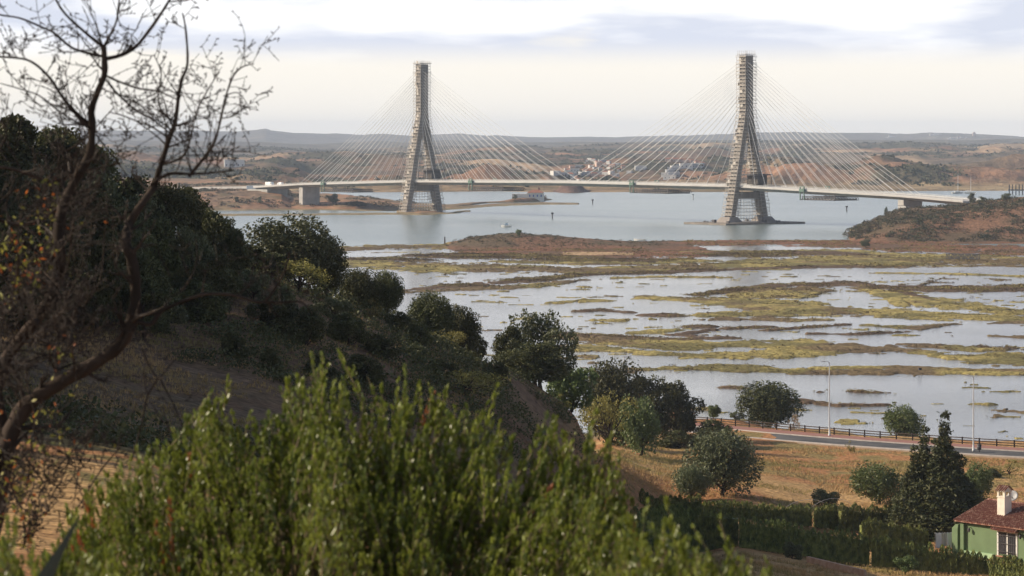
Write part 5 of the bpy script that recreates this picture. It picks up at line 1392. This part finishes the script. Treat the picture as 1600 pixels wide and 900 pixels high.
# right-hand fan
LB([(250,262,.2),(265,215,.2),(274,190,.2),(279,150,.2),(284,125,.2),(293,98,.2),(290,45,.2),(285,20,.2)], .018, .004, 8)
LB([(235,290,.1),(262,272,.1),(300,272,.1),(330,270,.1),(366,266,.1)], .012, .004, 9)
LB([(295,276,.1),(320,245,.1),(335,222,.1),(345,185,.1),(353,150,.1),(365,118,.1),(380,104,.1),(397,100,.1)], .011, .003, 10)
LB([(252,258,.1),(285,245,.1),(298,215,.1),(307,175,.1),(325,140,.1),(343,112,.1)], .008, .003, 10)
LB([(274,190,.2),(255,178,.2),(247,150,.2),(252,115,.2),(240,85,.2)], .007, .003, 10)
LB([(262,215,.1),(240,200,.1),(215,190,.1),(190,180,.1),(170,175,.1)], .006, .003, 9)
LB([(350,150,.1),(372,145,.1),(388,165,.1)], .005, .002, 8)
LB([(345,185,.1),(368,180,.1),(385,160,.1)], .005, .002, 8)
LB([(-30,262,.1),(10,262,.1),(45,272,.1),(85,283,.1),(130,268,.1),(190,255,.1)], .012, .005, 9)
LB([(-30,330,.2),(20,350,.2),(60,345,.2),(100,320,.2),(140,318,.2)], .014, .008, 10)
# the long low branch reaching right
LB([(207,498),(235,507),(250,488),(275,475),(310,462),(335,459),(370,462),(410,472),(430,450),(446,420),(452,395)], .022, .006, 6)
LB([(410,472),(440,472),(470,472),(483,484)], .007, .004, 4)
LB([(283,456),(300,430),(308,400),(305,370)], .006, .003, 4); LB([(250,488),(215,495),(170,510),(120,520)], .007, .004, 7)
LB([(316,460),(320,430),(325,410)], .005, .002, 3); LB([(267,432),(250,400),(245,380)], .005, .002, 3); LB([(420,470),(430,490),(437,495)], .004, .002, 3)
LB([(222,545,-.5),(235,575,-.5),(248,590,-.5),(262,575,-.5),(275,560,-.5)], .007, .003, 5)
LB([(248,590,-.5),(230,620,-.5),(222,660,-.5),(205,720,-.5)], .006, .004, 6); LB([(250,592,-.5),(275,640,-.5),(290,680,-.5)], .005, .003, 5)
# thicket low on the left
for k in range(20):
    x0 = rt.uniform(-30, 130); y0 = rt.uniform(380, 900); LB([(x0, y0, rt.uniform(-.6, .6)), (x0+rt.uniform(-20, 40), y0-rt.uniform(20, 60), rt.uniform(-.6, .6)), (x0+rt.uniform(-30, 80), y0-rt.uniform(60, 130), rt.uniform(-.6, .6))], .006, .003, 9, 1, .1, .3)
for k in range(16):
    x0 = rt.uniform(20, 150); y0 = rt.uniform(690, 800); LB([(x0, y0, -.8), (x0+rt.uniform(-30, 30), y0-rt.uniform(15, 40), -.8), (x0+rt.uniform(-40, 50), y0-rt.uniform(30, 90), -.8)], .005, .002, 7, 0, .08, .2)
for k in range(12):
    x0 = rt.uniform(-20, 130); y0 = rt.uniform(230, 380); LB([(x0, y0, .5), (x0+rt.uniform(-30, 50), y0-rt.uniform(20, 50), .5), (x0+rt.uniform(-40, 70), y0-rt.uniform(50, 120), .5)], .006, .003, 8, 1, .1, .3)
limb.build('trunk', M['bark'], BT, True); twig.build('twigs', M['twig'], BT)
rs_ = np.random.default_rng(8)
lc = np.array([tuple(q) for q in leafC]); pxl = 800+F*lc[:, 0]/lc[:, 1]; keep = rs_.random(len(lc)) < np.where(pxl < 120, .38, .02); lc = lc[keep]
lc = lc[vnoise(lc[:, 0]*4, lc[:, 2]*4, 5) > .45]; lc = lc+rs_.normal(size=lc.shape)*.02
k = rs_.random(len(lc)) < .72
M['tl1'] = mat('yellow_green_leaf', (.30, .27, .05), (.18, .20, .05), 20, .5, .3, trans=.4); M['tl2'] = mat('orange_leaf', (.42, .13, .03), (.3, .09, .03), 20, .5, .3, trans=.4)
for nm, sel, m_ in (('green_leaves', k, M['tl1']), ('orange_leaves', ~k, M['tl2'])):
    v, f = leaf_quads(lc[sel], .036, .017, rs_); link(nm, np_mesh(nm, v, f), m_, BT)

# ------------------------------------------------------------------ air, sky, sun, camera
mb = MB(); mb.box(-9000, 9000, -60, 18500, -5.5, 130)
hz = mb.build('haze', None); tag(hz, 'thin pale haze lying over the river and hills', 'haze', kind='stuff')
hm = bpy.data.materials.new('haze'); hm.use_nodes = True; nt = hm.node_tree; nt.nodes.clear()
o = nt.nodes.new('ShaderNodeOutputMaterial'); vp = nt.nodes.new('ShaderNodeVolumePrincipled')
vp.inputs['Color'].default_value = (.68, .80, 1, 1); vp.inputs['Density'].default_value = 4.8e-5; vp.inputs['Anisotropy'].default_value = .0
nt.links.new(vp.outputs[0], o.inputs['Volume']); hz.data.materials.append(hm)

SUN_AZ = math.atan2(-1.0, 0.12)      # clockwise from +Y
SUN_EL = R(28)
W = bpy.data.worlds.new('World'); scene.world = W; W.use_nodes = True; nt = W.node_tree; L = nt.links.new
bg = nt.nodes['Background']; bg.inputs['Strength'].default_value = .102
sk = nt.nodes.new('ShaderNodeTexSky'); sk.sky_type = 'NISHITA'; sk.sun_disc = False
sk.sun_elevation = SUN_EL; sk.sun_rotation = SUN_AZ; sk.air_density = 1.0; sk.dust_density = 2.5; sk.ozone_density = 1.0; sk.altitude = 50
tc = nt.nodes.new('ShaderNodeTexCoord'); mp = nt.nodes.new('ShaderNodeMapping'); mp.inputs['Scale'].default_value = (6.5, 6.5, 36); mp.inputs['Location'].default_value = (1.7, 0, .35)
n1 = nt.nodes.new('ShaderNodeTexNoise'); n1.inputs['Scale'].default_value = 1.0; n1.inputs['Detail'].default_value = 9; n1.inputs['Roughness'].default_value = .5
r1 = nt.nodes.new('ShaderNodeValToRGB'); r1.color_ramp.elements[0].position = .40; r1.color_ramp.elements[1].position = .46
mp2 = nt.nodes.new('ShaderNodeMapping'); mp2.inputs['Scale'].default_value = (11, 11, 62); mp2.inputs['Location'].default_value = (3, 1, 9)
n2 = nt.nodes.new('ShaderNodeTexNoise'); n2.inputs['Detail'].default_value = 8; n2.inputs['Scale'].default_value = 1
r2 = nt.nodes.new('ShaderNodeValToRGB'); r2.color_ramp.elements[0].position = .44; r2.color_ramp.elements[1].position = .60
r2.color_ramp.elements[0].color = (5.9, 6.25, 7.2, 1); r2.color_ramp.elements[1].color = (9.0, 9.0, 9.1, 1)
L(tc.outputs['Generated'], mp.inputs[0]); L(mp.outputs[0], n1.inputs['Vector']); L(n1.outputs['Fac'], r1.inputs['Fac'])
L(tc.outputs['Generated'], mp2.inputs[0]); L(mp2.outputs[0], n2.inputs['Vector']); L(n2.outputs['Fac'], r2.inputs['Fac'])
# thin bright veil over the lowest sky, grey-blue cloud bands above it
sx = nt.nodes.new('ShaderNodeSeparateXYZ'); L(tc.outputs['Generated'], sx.inputs[0])
up = nt.nodes.new('ShaderNodeMapRange'); up.interpolation_type = 'SMOOTHSTEP'; up.inputs['From Min'].default_value = .021; up.inputs['From Max'].default_value = .032
L(sx.outputs['Z'], up.inputs['Value'])
mu = nt.nodes.new('ShaderNodeMath'); mu.operation = 'MULTIPLY'; L(up.outputs[0], mu.inputs[0]); L(r1.outputs['Color'], mu.inputs[1])
veil = nt.nodes.new('ShaderNodeMixRGB'); veil.inputs['Fac'].default_value = .75; veil.inputs['Color2'].default_value = (10.5, 9.95, 9.05, 1)
L(sk.outputs[0], veil.inputs['Color1'])
mx = nt.nodes.new('ShaderNodeMixRGB'); L(mu.outputs[0], mx.inputs['Fac']); L(veil.outputs[0], mx.inputs['Color1']); L(r2.outputs['Color'], mx.inputs['Color2'])
hi = nt.nodes.new('ShaderNodeMapRange'); hi.interpolation_type = 'SMOOTHSTEP'; hi.inputs['From Min'].default_value = .10; hi.inputs['From Max'].default_value = .30; hi.inputs['To Max'].default_value = 1.0
L(sx.outputs['Z'], hi.inputs['Value'])
m3 = nt.nodes.new('ShaderNodeMixRGB'); L(hi.outputs[0], m3.inputs['Fac']); L(mx.outputs[0], m3.inputs['Color1']); L(sk.outputs[0], m3.inputs['Color2'])
L(m3.outputs[0], bg.inputs['Color'])

sd = bpy.data.lights.new('sun', 'SUN'); sd.energy = 4.9; sd.angle = R(.6); sd.color = (1, .85, .66)
so = bpy.data.objects.new('sun', sd); col.objects.link(so)
sv = Vector((math.sin(SUN_AZ)*math.cos(SUN_EL), math.cos(SUN_AZ)*math.cos(SUN_EL), math.sin(SUN_EL)))
so.rotation_euler = sv.to_track_quat('Z', 'Y').to_euler(); so.location = (0, 0, 200)

cd = bpy.data.cameras.new('camera'); co = bpy.data.objects.new('camera', cd); col.objects.link(co)
co.location = (0, 0, H); co.rotation_euler = (R(90), 0, 0)
cd.sensor_width = 36; cd.lens = F*36/1600; cd.shift_y = -(450-HY)/1600
cd.clip_start = .5; cd.clip_end = 40000
cd.dof.use_dof = True; cd.dof.focus_distance = 900; cd.dof.aperture_fstop = 8; cd.dof.aperture_blades = 7
scene.camera = co
cy = scene.cycles if hasattr(scene, 'cycles') else None
scene.render.engine = 'CYCLES'
cy = scene.cycles
cy.max_bounces = 6; cy.diffuse_bounces = 3; cy.glossy_bounces = 2; cy.transmission_bounces = 3; cy.transparent_max_bounces = 8; cy.volume_bounces = 1
cy.use_denoising = True; cy.sample_clamp_indirect = 4; cy.caustics_reflective = False; cy.caustics_refractive = False
vs_ = scene.view_settings; vs_.view_transform = 'Standard'; vs_.look = 'None'; vs_.gamma = 1; vs_.exposure = .32; vs_.use_curve_mapping = False
